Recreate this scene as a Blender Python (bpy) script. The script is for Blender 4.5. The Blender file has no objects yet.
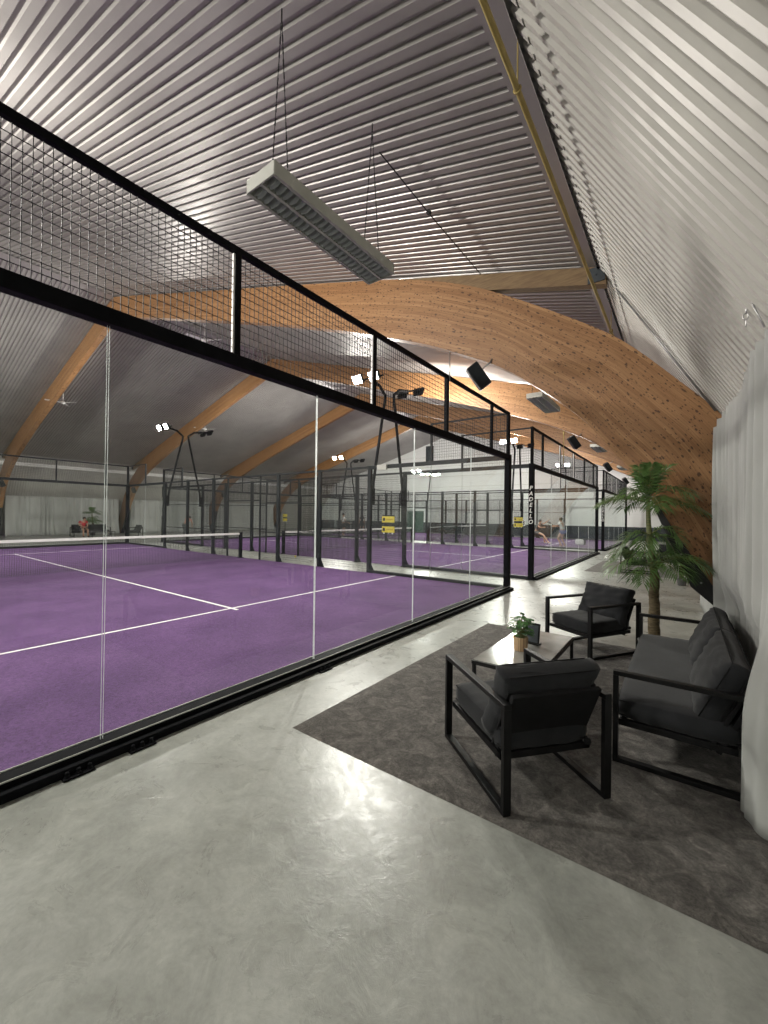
import bpy, bmesh, math, random
from math import sin, cos, pi, radians
from mathutils import Vector, Matrix
random.seed(7)
S = bpy.context.scene
COL = S.collection

# ------------------------------------------------------------------ materials
def new_mat(name):
    m = bpy.data.materials.new(name); m.use_nodes = True
    nt = m.node_tree; nt.nodes.clear()
    out = nt.nodes.new('ShaderNodeOutputMaterial')
    return m, nt, out
def nd(nt, typ, **kw):
    n = nt.nodes.new(typ)
    for k, v in kw.items():
        if hasattr(n, k): setattr(n, k, v)
    return n
def setin(n, **kw):
    for k, v in kw.items():
        n.inputs[k.replace('_', ' ')].default_value = v
def bsdf(nt, out, color=(.5,.5,.5), rough=.5, metal=0.0, spec=.5, sheen=0.0):
    b = nt.nodes.new('ShaderNodeBsdfPrincipled')
    b.inputs['Base Color'].default_value = (*color, 1)
    b.inputs['Roughness'].default_value = rough
    b.inputs['Metallic'].default_value = metal
    b.inputs['Specular IOR Level'].default_value = spec
    if sheen: b.inputs['Sheen Weight'].default_value = sheen
    nt.links.new(b.outputs[0], out.inputs[0])
    return b
def ramp(nt, stops):
    r = nt.nodes.new('ShaderNodeValToRGB')
    e = r.color_ramp.elements
    e[0].position, e[0].color = stops[0][0], (*stops[0][1], 1)
    e[1].position, e[1].color = stops[1][0], (*stops[1][1], 1)
    for p, c in stops[2:]:
        x = e.new(p); x.color = (*c, 1)
    return r
def noise(nt, coord, scale, detail=4, rough=.55, vec=None):
    n = nt.nodes.new('ShaderNodeTexNoise')
    n.inputs['Scale'].default_value = scale; n.inputs['Detail'].default_value = detail
    n.inputs['Roughness'].default_value = rough
    if vec:
        mp = nt.nodes.new('ShaderNodeMapping'); mp.inputs['Scale'].default_value = vec
        nt.links.new(coord, mp.inputs[0]); nt.links.new(mp.outputs[0], n.inputs['Vector'])
    else: nt.links.new(coord, n.inputs['Vector'])
    return n
def bump(nt, b, height, strength=.3, dist=.01):
    x = nt.nodes.new('ShaderNodeBump'); x.inputs['Strength'].default_value = strength
    x.inputs['Distance'].default_value = dist
    nt.links.new(height, x.inputs['Height']); nt.links.new(x.outputs[0], b.inputs['Normal'])
    return x
def mixc(nt, fac, a, b_, mode='MIX'):
    m = nt.nodes.new('ShaderNodeMix'); m.data_type = 'RGBA'; m.blend_type = mode
    for sock, val in ((m.inputs[0], fac), (m.inputs[6], a), (m.inputs[7], b_)):
        if hasattr(val, 'default_value') or hasattr(val, 'is_linked'): nt.links.new(val, sock)
        else: sock.default_value = val if not isinstance(val, tuple) else (*val, 1)
    return m.outputs[2]
def math_(nt, op, a, b_=None, clamp=False):
    m = nt.nodes.new('ShaderNodeMath'); m.operation = op; m.use_clamp = clamp
    for i, v in enumerate((a, b_)):
        if v is None: continue
        if hasattr(v, 'is_linked'): nt.links.new(v, m.inputs[i])
        else: m.inputs[i].default_value = v
    return m.outputs[0]
def objco(nt):
    return nt.nodes.new('ShaderNodeTexCoord').outputs['Object']
def varied(name, c1, c2, scale=6, rough=.5, metal=0, spec=.5, bs=0, bscale=60, bd=.003, sheen=0, vec=None):
    m, nt, out = new_mat(name); b = bsdf(nt, out, c1, rough, metal, spec, sheen)
    co = objco(nt); n = noise(nt, co, scale, vec=vec)
    r = ramp(nt, [(.35, c1), (.68, c2)]); nt.links.new(n.outputs[0], r.inputs[0])
    nt.links.new(r.outputs[0], b.inputs['Base Color'])
    if bs:
        n2 = noise(nt, co, bscale); bump(nt, b, n2.outputs[0], bs, bd)
    return m

M = {}
M['black'] = varied('black_powder_coat', (.005,.0055,.007), (.009,.0095,.012), 9, .6, 0, .08)
M['frame'] = varied('black_frame_coat', (.005,.005,.0055), (.009,.009,.0095), 9, .45, 0, .25)
M['fence'] = varied('dark_slate_fence_coat', (.010,.013,.015), (.018,.022,.025), 9, .5, 0, .25)
M['wire'] = varied('dark_fence_wire', (.020,.021,.023), (.035,.037,.040), 9, .6, 0, .3)
M['fabric'] = varied('charcoal_outdoor_fabric', (.0145,.0155,.0175), (.023,.024,.027), 5, .85, 0, .2, .5, 900, .0012, .12)
M['fabric_dark'] = varied('black_underside_fabric', (.010,.010,.011), (.016,.016,.017), 5, .9, 0, .2)
M['white'] = varied('white_paint', (.80,.80,.78), (.86,.86,.84), 4, .5)
M['white_tape'] = varied('white_vinyl_tape', (.74,.74,.72), (.84,.84,.82), 12, .55)
M['luminaire'] = varied('grey_luminaire_paint', (.50,.51,.46), (.56,.57,.52), 4, .4)
M['louvre'] = varied('brushed_grey_louvre', (.55,.58,.58), (.65,.68,.68), 8, .4, .1)
M['steel'] = varied('galvanised_steel', (.36,.36,.36), (.46,.46,.46), 10, .35, .8)
M['darksteel'] = varied('dark_painted_steel', (.012,.012,.013), (.022,.022,.023), 10, .45)
M['pipe'] = varied('yellow_painted_pipe', (.36,.27,.08), (.44,.34,.12), 6, .45)
M['pot'] = varied('grey_planter', (.10,.10,.10), (.15,.15,.15), 8, .6)
M['soil'] = varied('potting_soil', (.02,.013,.008), (.05,.035,.02), 50, .95, bs=.6)
M['palmstem'] = varied('palm_stem', (.10,.13,.04), (.20,.20,.08), 14, .55, vec=(1,1,6))
M['palmbark'] = varied('palm_bark', (.07,.05,.025), (.17,.13,.07), 18, .8, bs=.5, vec=(1,1,4))
M['palmleaf'] = varied('palm_leaf', (.050,.115,.024), (.125,.235,.060), 7, .38)
M['leaf'] = varied('house_plant_leaf', (.045,.13,.035), (.10,.24,.07), 20, .45)
M['skin'] = varied('skin', (.52,.30,.20), (.58,.34,.23), 9, .55)
M['hair'] = varied('dark_hair', (.015,.010,.008), (.04,.028,.02), 40, .6)
M['red'] = varied('red_shirt', (.50,.03,.04), (.62,.05,.06), 9, .85)
M['salmon'] = varied('salmon_shirt', (.72,.34,.28), (.82,.42,.35), 9, .85)
M['whitecloth'] = varied('white_cotton', (.70,.70,.69), (.80,.80,.79), 9, .85)
M['blue'] = varied('blue_shorts', (.08,.10,.32), (.12,.15,.42), 9, .85)
M['greycloth'] = varied('grey_cotton', (.10,.11,.11), (.16,.17,.17), 9, .85)
M['darkcloth'] = varied('black_cotton', (.015,.015,.018), (.03,.03,.035), 9, .85)
M['yellow'] = varied('yellow_board_paint', (.78,.62,.05), (.88,.72,.10), 5, .5)
M['darkyellow'] = varied('ochre_print', (.55,.38,.03), (.62,.45,.05), 5, .5)
M['green_door'] = varied('dark_green_door_paint', (.035,.085,.065), (.05,.11,.085), 4, .5)
M['slate'] = varied('dark_slate_padding', (.030,.038,.045), (.05,.06,.07), 3, .7)
M['gable'] = varied('white_gable_panel', (.84,.85,.84), (.88,.89,.88), 2, .55, vec=(.3,1,4))
M['battens'] = varied('brown_roof_timber', (.16,.10,.05), (.24,.16,.08), 6, .7, vec=(1,8,8))

def m_metal_sheet():
    m, nt, out = new_mat('corrugated_sheet_metal'); b = bsdf(nt, out, (.42,.41,.40), .36, .30, .5)
    co = objco(nt)
    n = noise(nt, co, .7, 5); r = ramp(nt, [(.3, (.33,.315,.305)), (.7, (.41,.395,.38))])
    nt.links.new(n.outputs[0], r.inputs[0]); nt.links.new(r.outputs[0], b.inputs['Base Color'])
    n2 = noise(nt, co, 2.2, 3); rr = ramp(nt, [(.3, (.30,)*3), (.75, (.44,)*3)])
    nt.links.new(n2.outputs[0], rr.inputs[0]); nt.links.new(rr.outputs[0], b.inputs['Roughness'])
    n3 = noise(nt, co, 5, 3); bump(nt, b, n3.outputs[0], .25, .01)
    return m
M['sheet'] = m_metal_sheet()
def m_panel():
    m, nt, out = new_mat('lit_steep_sheet_metal'); b = bsdf(nt, out, (.5,.49,.46), .5, .1, .3)  # same metal as the ceiling, stronger light on it put into a paler colour
    co = objco(nt)
    n = noise(nt, co, .8, 5); r = ramp(nt, [(.3, (.44,.43,.40)), (.7, (.54,.53,.495))])
    nt.links.new(n.outputs[0], r.inputs[0]); nt.links.new(r.outputs[0], b.inputs['Base Color'])
    n3 = noise(nt, co, 6, 3); bump(nt, b, n3.outputs[0], .25, .01)
    return m
M['panel'] = m_panel()
def m_floor():
    m, nt, out = new_mat('trowelled_concrete'); b = bsdf(nt, out, (.4,.4,.37), .3, 0, .5)
    co = objco(nt)
    n = noise(nt, co, .9, 8, .62); r = ramp(nt, [(.30, (.27,.28,.255)), (.50, (.36,.37,.34)), (.72, (.45,.46,.43))])
    nt.links.new(n.outputs[0], r.inputs[0])
    n1 = noise(nt, co, 4, 9, .78); r1 = ramp(nt, [(.33, (.80,.80,.79)), (.50, (.98,.98,.98)), (.68, (1.18,1.18,1.17))])
    n1.inputs['Distortion'].default_value = .7
    nt.links.new(n1.outputs[0], r1.inputs[0])
    c = mixc(nt, 1.0, r.outputs[0], r1.outputs[0], 'MULTIPLY')
    n4 = noise(nt, co, 34, 3, .6); r4 = ramp(nt, [(.36, (.90,)*3), (.62, (1.06,)*3)])
    nt.links.new(n4.outputs[0], r4.inputs[0])
    c = mixc(nt, .6, c, r4.outputs[0], 'MULTIPLY')
    nt.links.new(c, b.inputs['Base Color'])
    n2 = noise(nt, co, 3, 6, .7); n2.inputs['Distortion'].default_value = 1.5
    rr = ramp(nt, [(.3, (.22,)*3), (.7, (.42,)*3)])
    nt.links.new(n2.outputs[0], rr.inputs[0]); nt.links.new(rr.outputs[0], b.inputs['Roughness'])
    n3 = noise(nt, co, 9, 8, .7); n3.inputs['Distortion'].default_value = 1.0
    bump(nt, b, n3.outputs[0], .22, .010)
    return m
M['floor'] = m_floor()
def m_turf():
    m, nt, out = new_mat('purple_padel_turf'); b = bsdf(nt, out, (.16,.085,.21), .9, 0, .2)
    co = objco(nt)
    n = noise(nt, co, 1.2, 5); r = ramp(nt, [(.3, (.088,.044,.124)), (.7, (.130,.067,.174))])
    nt.links.new(n.outputs[0], r.inputs[0])
    n2 = noise(nt, co, 38, 10, .95); r2 = ramp(nt, [(.38, (.42,)*3), (.62, (1.6,)*3)])
    nt.links.new(n2.outputs[0], r2.inputs[0])
    nt.links.new(mixc(nt, 1.0, r.outputs[0], r2.outputs[0], 'MULTIPLY'), b.inputs['Base Color'])
    n3 = noise(nt, co, 300, 2); bump(nt, b, n3.outputs[0], .5, .004)
    return m
M['turf'] = m_turf()
def m_rug():
    m, nt, out = new_mat('shaggy_taupe_rug'); b = bsdf(nt, out, (.08,.07,.06), .95, 0, .15, .2)
    co = objco(nt)
    n = noise(nt, co, 7, 6, .65); n.inputs['Distortion'].default_value = 1.5
    r = ramp(nt, [(.32, (.058,.051,.045)), (.5, (.118,.107,.096)), (.68, (.215,.197,.177))])
    nt.links.new(n.outputs[0], r.inputs[0])
    n2 = noise(nt, co, 60, 9, .9); r2 = ramp(nt, [(.38, (.45,)*3), (.62, (1.6,)*3)])
    nt.links.new(n2.outputs[0], r2.inputs[0])
    nt.links.new(mixc(nt, 1.0, r.outputs[0], r2.outputs[0], 'MULTIPLY'), b.inputs['Base Color'])
    bump(nt, b, n2.outputs[0], .9, .012)
    return m
M['rug'] = m_rug()
def m_glulam():
    m, nt, out = new_mat('knotty_glulam_timber'); b = bsdf(nt, out, (.5,.27,.11), .5, 0, .4)
    uv = nt.nodes.new('ShaderNodeUVMap').outputs[0]
    sp = nt.nodes.new('ShaderNodeSeparateXYZ'); nt.links.new(uv, sp.inputs[0])
    u, v = sp.outputs[0], sp.outputs[1]
    lam = math_(nt, 'FLOOR', math_(nt, 'DIVIDE', v, .045))
    fr = math_(nt, 'FRACT', math_(nt, 'DIVIDE', v, .045))
    wn = nt.nodes.new('ShaderNodeTexWhiteNoise'); wn.noise_dimensions = '1D'; nt.links.new(lam, wn.inputs['W'])
    seg = math_(nt, 'FLOOR', math_(nt, 'ADD', math_(nt, 'DIVIDE', u, 2.6), math_(nt, 'MULTIPLY', wn.outputs[0], 7.0)))
    wn2 = nt.nodes.new('ShaderNodeTexWhiteNoise'); wn2.noise_dimensions = '2D'
    cb = nt.nodes.new('ShaderNodeCombineXYZ'); nt.links.new(lam, cb.inputs[0]); nt.links.new(seg, cb.inputs[1])
    nt.links.new(cb.outputs[0], wn2.inputs['Vector'])
    base = ramp(nt, [(0, (.265,.132,.053)), (1, (.385,.212,.094))]); nt.links.new(wn2.outputs[0], base.inputs[0])
    g = noise(nt, uv, 1.0, 6, .65, vec=(2.2, 60, 1)); gr = ramp(nt, [(.3, (.68,.62,.55)), (.7, (1.18,1.20,1.22))])
    nt.links.new(g.outputs[0], gr.inputs[0])
    c = mixc(nt, 1.0, base.outputs[0], gr.outputs[0], 'MULTIPLY')
    # lamella glue lines
    line = math_(nt, 'LESS_THAN', fr, .07)
    c = mixc(nt, math_(nt, 'MULTIPLY', line, .45), c, (.12,.05,.018))
    # knots
    for sc, th, seed in (((6.5, 15, 1), .13, 0.0), ((11, 30, 1), .14, 5.3)):
        mp = nt.nodes.new('ShaderNodeMapping'); mp.inputs['Scale'].default_value = sc; mp.inputs['Location'].default_value = (seed, seed*1.7, 0)
        nt.links.new(uv, mp.inputs[0])
        vo = nt.nodes.new('ShaderNodeTexVoronoi'); vo.voronoi_dimensions = '2D'; vo.inputs['Scale'].default_value = 1
        nt.links.new(mp.outputs[0], vo.inputs['Vector'])
        wob = noise(nt, uv, 30, 2)
        d = math_(nt, 'ADD', vo.outputs['Distance'], math_(nt, 'MULTIPLY', math_(nt, 'SUBTRACT', wob.outputs[0], .5), .34))
        sz = nt.nodes.new('ShaderNodeSeparateXYZ'); nt.links.new(vo.outputs['Color'], sz.inputs[0])
        thr = math_(nt, 'MULTIPLY', math_(nt, 'SUBTRACT', sz.outputs[0], .35, True), th*2.0)
        k = nt.nodes.new('ShaderNodeMapRange'); k.inputs['From Min'].default_value = -.02; k.inputs['From Max'].default_value = .06
        k.inputs['To Min'].default_value = 1; k.inputs['To Max'].default_value = 0
        nt.links.new(math_(nt, 'SUBTRACT', d, thr), k.inputs['Value'])
        c = mixc(nt, math_(nt, 'MULTIPLY', k.outputs[0], .85), c, (.050,.020,.009))
    nt.links.new(c, b.inputs['Base Color'])
    bump(nt, b, g.outputs[0], .1, .003)
    return m
M['glulam'] = m_glulam()
def m_glass(name='court_glass', tint=(.976,.989,.984), haze=.003):
    m, nt, out = new_mat(name)
    t = nt.nodes.new('ShaderNodeBsdfTransparent'); t.inputs[0].default_value = (*tint, 1)
    g = nt.nodes.new('ShaderNodeBsdfGlossy'); g.inputs['Roughness'].default_value = .015; g.inputs[0].default_value = (.95,1,.98,1)
    fz = nt.nodes.new('ShaderNodeFresnel'); fz.inputs[0].default_value = 1.5
    geo = nt.nodes.new('ShaderNodeNewGeometry')
    f = math_(nt, 'MULTIPLY', math_(nt, 'MULTIPLY', fz.outputs[0], math_(nt, 'SUBTRACT', 1.0, geo.outputs['Backfacing'])), 1.0, True)
    mx = nt.nodes.new('ShaderNodeMixShader'); nt.links.new(f, mx.inputs[0]); nt.links.new(t.outputs[0], mx.inputs[1]); nt.links.new(g.outputs[0], mx.inputs[2])
    d = nt.nodes.new('ShaderNodeBsdfDiffuse'); d.inputs[0].default_value = (.8,.85,.83,1)
    n = noise(nt, objco(nt), 3.0, 8, .75); r = ramp(nt, [(.45, (haze*.35,)*3), (.8, (haze*2.2,)*3)]); nt.links.new(n.outputs[0], r.inputs[0])
    m2 = nt.nodes.new('ShaderNodeMixShader'); nt.links.new(r.outputs[0], m2.inputs[0]); nt.links.new(mx.outputs[0], m2.inputs[1]); nt.links.new(d.outputs[0], m2.inputs[2])
    nt.links.new(m2.outputs[0], out.inputs[0])
    return m
M['glass'] = m_glass()
M['edge'] = varied('bright_glass_edge', (.62,.68,.66), (.80,.84,.82), 30, .25)
def m_table_glass():
    m, nt, out = new_mat('smoky_glass_tabletop'); b = bsdf(nt, out, (.10,.10,.095), .12, 0, .5)
    n = noise(nt, objco(nt), 8, 3); r = ramp(nt, [(.3, (.26,.26,.245)), (.7, (.34,.34,.32))])
    nt.links.new(n.outputs[0], r.inputs[0]); nt.links.new(r.outputs[0], b.inputs['Base Color'])
    b.inputs['IOR'].default_value = 1.6
    return m
M['tableglass'] = m_table_glass()
def m_curtain():
    m, nt, out = new_mat('pale_grey_curtain_cloth')
    co = objco(nt); n = noise(nt, co, 2.5, 4, vec=(1,1,.25)); r = ramp(nt, [(.3, (.50,.51,.49)), (.7, (.62,.63,.61))]); nt.links.new(n.outputs[0], r.inputs[0])
    b = bsdf(nt, out, (.55,.56,.53), .8, 0, .2); nt.links.new(r.outputs[0], b.inputs['Base Color'])
    tr = nt.nodes.new('ShaderNodeBsdfTranslucent'); nt.links.new(r.outputs[0], tr.inputs[0])
    mx = nt.nodes.new('ShaderNodeMixShader'); mx.inputs[0].default_value = .22
    nt.links.new(b.outputs[0], mx.inputs[1]); nt.links.new(tr.outputs[0], mx.inputs[2]); nt.links.new(mx.outputs[0], out.inputs[0])
    n2 = noise(nt, co, 350, 2); bump(nt, b, n2.outputs[0], .2, .001)
    return m
M['curtain'] = m_curtain()
def m_basket():
    m, nt, out = new_mat('pale_wood_slat_basket'); b = bsdf(nt, out, (.5,.33,.18), .6)
    w = nt.nodes.new('ShaderNodeTexWave'); w.wave_type = 'BANDS'; w.inputs['Scale'].default_value = 14; w.inputs['Distortion'].default_value = 1
    nt.links.new(objco(nt), w.inputs['Vector']); r = ramp(nt, [(.1, (.30,.19,.10)), (.5, (.55,.38,.22))])
    nt.links.new(w.outputs[0], r.inputs[0]); nt.links.new(r.outputs[0], b.inputs['Base Color'])
    return m
M['basket'] = m_basket()
def m_emit(name, col, st):
    m, nt, out = new_mat(name); e = nt.nodes.new('ShaderNodeEmission'); e.inputs[0].default_value = (*col, 1); e.inputs[1].default_value = st
    n = noise(nt, objco(nt), 60, 1); r = ramp(nt, [(.4, (.96,)*3), (.6, (1,)*3)]); nt.links.new(n.outputs[0], r.inputs[0])
    nt.links.new(mixc(nt, 1.0, r.outputs[0], col, 'MULTIPLY'), e.inputs[0])
    nt.links.new(e.outputs[0], out.inputs[0]); return m
M['lens'] = m_emit('lit_flood_lens', (1.0,.955,.88), 520)

# ------------------------------------------------------------------ mesh helpers
class MB:
    def __init__(s): s.bm = bmesh.new(); s.mi = 0
    def _fin(s, verts, faces):
        for f in faces: f.material_index = s.mi
        return verts
    def box(s, a, b, bev=0.0, mat=None):
        x0,y0,z0 = a; x1,y1,z1 = b
        c = Vector(((x0+x1)/2,(y0+y1)/2,(z0+z1)/2)); d = (abs(x1-x0),abs(y1-y0),abs(z1-z0))
        r = bmesh.ops.create_cube(s.bm, size=1, matrix=Matrix.Translation(c) @ Matrix.Diagonal((*d,1)))
        vs = r['verts']
        if mat is not None:
            pass
        fs = set(f for v in vs for f in v.link_faces)
        for f in fs: f.material_index = s.mi
        if bev:
            es = set(e for v in vs for e in v.link_edges)
            bmesh.ops.bevel(s.bm, geom=list(es), offset=bev, segments=2, affect='EDGES', profile=.6)
        return s
    def obox(s, c, size, R, bev=0.0):
        Mx = Matrix.Translation(Vector(c)) @ R.to_4x4() @ Matrix.Diagonal((*size,1))
        r = bmesh.ops.create_cube(s.bm, size=1, matrix=Mx)
        fs = set(f for v in r['verts'] for f in v.link_faces)
        for f in fs: f.material_index = s.mi
        if bev:
            es = set(e for v in r['verts'] for e in v.link_edges)
            bmesh.ops.bevel(s.bm, geom=list(es), offset=bev, segments=2, affect='EDGES', profile=.6)
        return s
    def tube(s, pts, r, n=8, cap=True, r2=None, closed=False):
        pts = [Vector(p) for p in pts]; rings = []; L = len(pts)
        up = None
        for i, p in enumerate(pts):
            a = pts[i-1] if i > 0 else (pts[-1] if closed else None)
            b = pts[i+1] if i < L-1 else (pts[0] if closed else None)
            t = ((b if b is not None else p) - (a if a is not None else p)).normalized()
            if up is None:
                up = Vector((0,0,1)) if abs(t.z) < .9 else Vector((1,0,0))
            x = t.cross(up)
            if x.length < 1e-5: x = t.cross(Vector((0,1,0)))
            x.normalize(); y = x.cross(t).normalized(); up = y
            if isinstance(r, (list,tuple)): rr = r[i]
            else: rr = r if r2 is None else r+(r2-r)*i/(L-1)
            rings.append([s.bm.verts.new(p + (x*cos(2*pi*k/n)+y*sin(2*pi*k/n))*rr) for k in range(n)])
        m = L if closed else L-1
        for i in range(m):
            A, B = rings[i], rings[(i+1) % L]
            for k in range(n):
                f = s.bm.faces.new((A[k],A[(k+1)%n],B[(k+1)%n],B[k])); f.material_index = s.mi; f.smooth = n > 5
        if cap and not closed:
            for R_, rev in ((rings[0],1),(rings[-1],0)):
                f = s.bm.faces.new(R_ if not rev else R_[::-1]); f.material_index = s.mi
        return s
    def lathe(s, prof, c=(0,0,0), n=24):
        rings = []
        for r, z in prof:
            if r < 1e-6: rings.append([s.bm.verts.new((c[0],c[1],c[2]+z))])
            else: rings.append([s.bm.verts.new((c[0]+r*cos(2*pi*k/n), c[1]+r*sin(2*pi*k/n), c[2]+z)) for k in range(n)])
        for A, B in zip(rings, rings[1:]):
            for k in range(n):
                q = [A[k % len(A)], A[(k+1) % len(A)], B[(k+1) % len(B)], B[k % len(B)]]
                q2 = []
                for v in q:
                    if v not in q2: q2.append(v)
                if len(q2) > 2:
                    f = s.bm.faces.new(q2); f.material_index = s.mi; f.smooth = True
        return s
    def quad(s, *ps, smooth=False):
        f = s.bm.faces.new([s.bm.verts.new(p) for p in ps]); f.material_index = s.mi; f.smooth = smooth
        return s
    def grid(s, fn, nu, nv, smooth=True):
        V = [[s.bm.verts.new(fn(i/nu, j/nv)) for j in range(nv+1)] for i in range(nu+1)]
        for i in range(nu):
            for j in range(nv):
                f = s.bm.faces.new((V[i][j],V[i+1][j],V[i+1][j+1],V[i][j+1])); f.smooth = smooth; f.material_index = s.mi
        return s
    def cushion(s, size, c=(0,0,0), R=None, puff=.35, n=14, wrinkle=.006, seed=0, dog=0.0):
        R = R or Matrix.Identity(3); sx, sy, sz = size
        old = set(s.bm.verts)
        r = bmesh.ops.create_cube(s.bm, size=2)
        es = list(set(e for v in r['verts'] for e in v.link_edges))
        bmesh.ops.subdivide_edges(s.bm, edges=es, cuts=n, use_grid_fill=True)
        allv = [v for v in s.bm.verts if v not in old]
        rnd = random.Random(seed); ph = [rnd.uniform(0,6) for _ in range(6)]
        for v in allv:
            x, y, z = v.co
            ax, ay = abs(x), abs(y)
            t = (1-ax**5)*(1-ay**5)
            zz = z*(1-puff + puff*t**.55)
            k = .035 if not dog else 0
            xx = x*(1-k*(ay**6)-dog*(1-ay**2.5)) ; yy = y*(1-k*(ax**6)-dog*(1-ax**2.5))
            side = max(ax, ay) > .999
            if side:
                bulge = 1+.03*(1-z*z)
                xx *= bulge if ax > .999 else 1; yy *= bulge if ay > .999 else 1
            w = wrinkle*(sin(9*x+ph[0]+4*y)*cos(5*y+ph[1]) + .6*sin(17*y+ph[2]+3*x) + .5*sin(23*x*y+ph[3]))
            if abs(z) > .5: zz += w/(sz/2)*(1 if z > 0 else -1)*.6*(.5+.5*max(ax,ay)**2)
            v.co = Vector(c) + R @ Vector((xx*sx/2, yy*sy/2, zz*sz/2))
        for f in set(f for v in allv for f in v.link_faces): f.smooth = True; f.material_index = s.mi
        return s
    def build(s, name, mats, parent=None, uv=None):
        me = bpy.data.meshes.new(name); bmesh.ops.recalc_face_normals(s.bm, faces=s.bm.faces[:]) if not uv else None
        s.bm.to_mesh(me); s.bm.free()
        for m in (mats if isinstance(mats, (list,tuple)) else [mats]): me.materials.append(M[m])
        o = bpy.data.objects.new(name, me); COL.objects.link(o)
        if parent: o.parent = parent
        return o
def tag(o, label=None, cat=None, group=None, kind=None):
    if label: o['label'] = label
    if cat: o['category'] = cat
    if group: o['group'] = group
    if kind: o['kind'] = kind
    return o
def empty(name, loc=(0,0,0), rz=0, label=None, cat=None, group=None):
    o = bpy.data.objects.new(name, None); COL.objects.link(o); o.location = loc; o.rotation_euler = (0,0,rz)
    o.empty_display_size = .1
    return tag(o, label, cat, group)
def copy_tree(o, parent=None, loc=None, rz=None, label=None, group=None):
    c = o.copy(); COL.objects.link(c)
    if parent is not None: c.parent = parent
    if loc is not None: c.location = loc
    if rz is not None: c.rotation_euler = (0,0,rz)
    if label: c['label'] = label
    if group: c['group'] = group
    for ch in list(o.children): copy_tree(ch, c)
    return c
def struct(mb, name, mats, parent=None):
    o = mb.build(name, mats, parent); o['kind'] = 'structure'; return o

# ------------------------------------------------------------------ hall shell
RX, RZ, SL = -17.07, 9.64, .2815            # ridge, roof slope
FX, FZ, SS = -.90, 5.08, 1.71               # fold to the steep side, its slope
YA, YB = -15.0, 35.0
PIT = .12656; PH = .032
def roofz(x): return RZ - SL*abs(x-RX)
def corr(p0, p1, inward, y0, y1, off=0.0, PR=((0,0),(.050,0),(.062,PH),(.112,PH),(.1245,0))):
    """corrugated sheet between section points p0,p1 (x,z); ribs run along p0-p1, repeat along y"""
    mb = MB(); p0 = Vector((p0[0],0,p0[1])); p1 = Vector((p1[0],0,p1[1]))
    nrm = Vector((inward[0],0,inward[1])).normalized()
    prof = []; y = y0
    while y < y1:
        for dy, h in PR: prof.append((y+dy, h))
        y += PIT
    prev = None
    for (yy, h) in prof:
        o = nrm*(h+off)
        a = mb.bm.verts.new(p0+o+Vector((0,yy,0))); b = mb.bm.verts.new(p1+o+Vector((0,yy,0)))
        if prev: mb.bm.faces.new((prev[0],a,b,prev[1]))
        prev = (a,b)
    return mb
W2 = 2.0
def mir(x): return 2*RX - x
mb = MB(); mb.box((-40,YA,-.2),(3.2,YB,0)); struct(mb, 'floor', 'floor')
nR = (-SL,-1); 
PRC = ((0,0),(.030,0),(.042,PH),(.112,PH),(.1245,0))
mbr = corr((RX,RZ+PH),(FX,FZ+PH+.0),(-SL,-1), YA, YB, 0, PRC); struct(mbr, 'ceiling', 'sheet')
mbl = corr((RX,RZ+PH),(mir(FX),FZ+PH),(SL,-1), YA, YB, 0, PRC); struct(mbl, 'ceiling_left', 'sheet')
foot = (FX + FZ/SS, 0.0)
struct(corr((FX-.02,FZ),(foot[0],foot[1]),(-SS,-1), YA, YB, 0), 'wall_right', 'panel')
# short overlapping top course of the steep sheets
top2 = (FX-.02+.075, FZ-.075*SS)
struct(corr((FX-.02,FZ),(top2[0],top2[1]),(-SS,-1), YA+.004, YB, .007), 'trim_1', 'panel')
struct(corr((mir(FX),FZ),(mir(foot[0]),0),(SS,-1), YA, YB), 'wall_left', 'panel')
# ridge and fold flashings
def strip(pts, y0, y1, th=.003):
    mb = MB()
    for (a, b) in zip(pts, pts[1:]):
        mb.quad((a[0],y0,a[1]),(b[0],y0,b[1]),(b[0],y1,b[1]),(a[0],y1,a[1]))
        mb.quad((a[0],y0,a[1]+th),(b[0],y0,b[1]+th),(b[0],y1,b[1]+th),(a[0],y1,a[1]+th))
    return mb
fl = [(-1.18, roofz(-1.18)-.010), (-.992, roofz(-.992)-.012), (-.962, 5.012)]
struct(strip(fl, YA, YB), 'trim_2', 'sheet')
struct(strip([(mir(x),z) for x,z in fl], YA, YB), 'trim_3', 'sheet')
struct(strip([(RX-.2,roofz(RX-.2)-.02),(RX,RZ-.02),(RX+.2,roofz(RX+.2)-.02)], YA, YB), 'trim_4', 'sheet')
# gable walls
sec = [(foot[0]+.2,0),(FX,FZ+.1),(RX,RZ+.1),(mir(FX),FZ+.1),(mir(foot[0])-.2,0)]
for nm, y0, y1 in (('wall_back',YB-.02,YB+.2),('wall_front',YA-.2,YA)):
    mb = MB()
    fa = [mb.bm.verts.new((x,y0,z)) for x,z in sec]; fb = [mb.bm.verts.new((x,y1,z)) for x,z in sec]
    mb.bm.faces.new(fa); mb.bm.faces.new(fb[::-1])
    for i in range(5): mb.bm.faces.new((fa[i],fb[i],fb[(i+1)%5],fa[(i+1)%5]))
    struct(mb, nm, 'gable')
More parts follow.
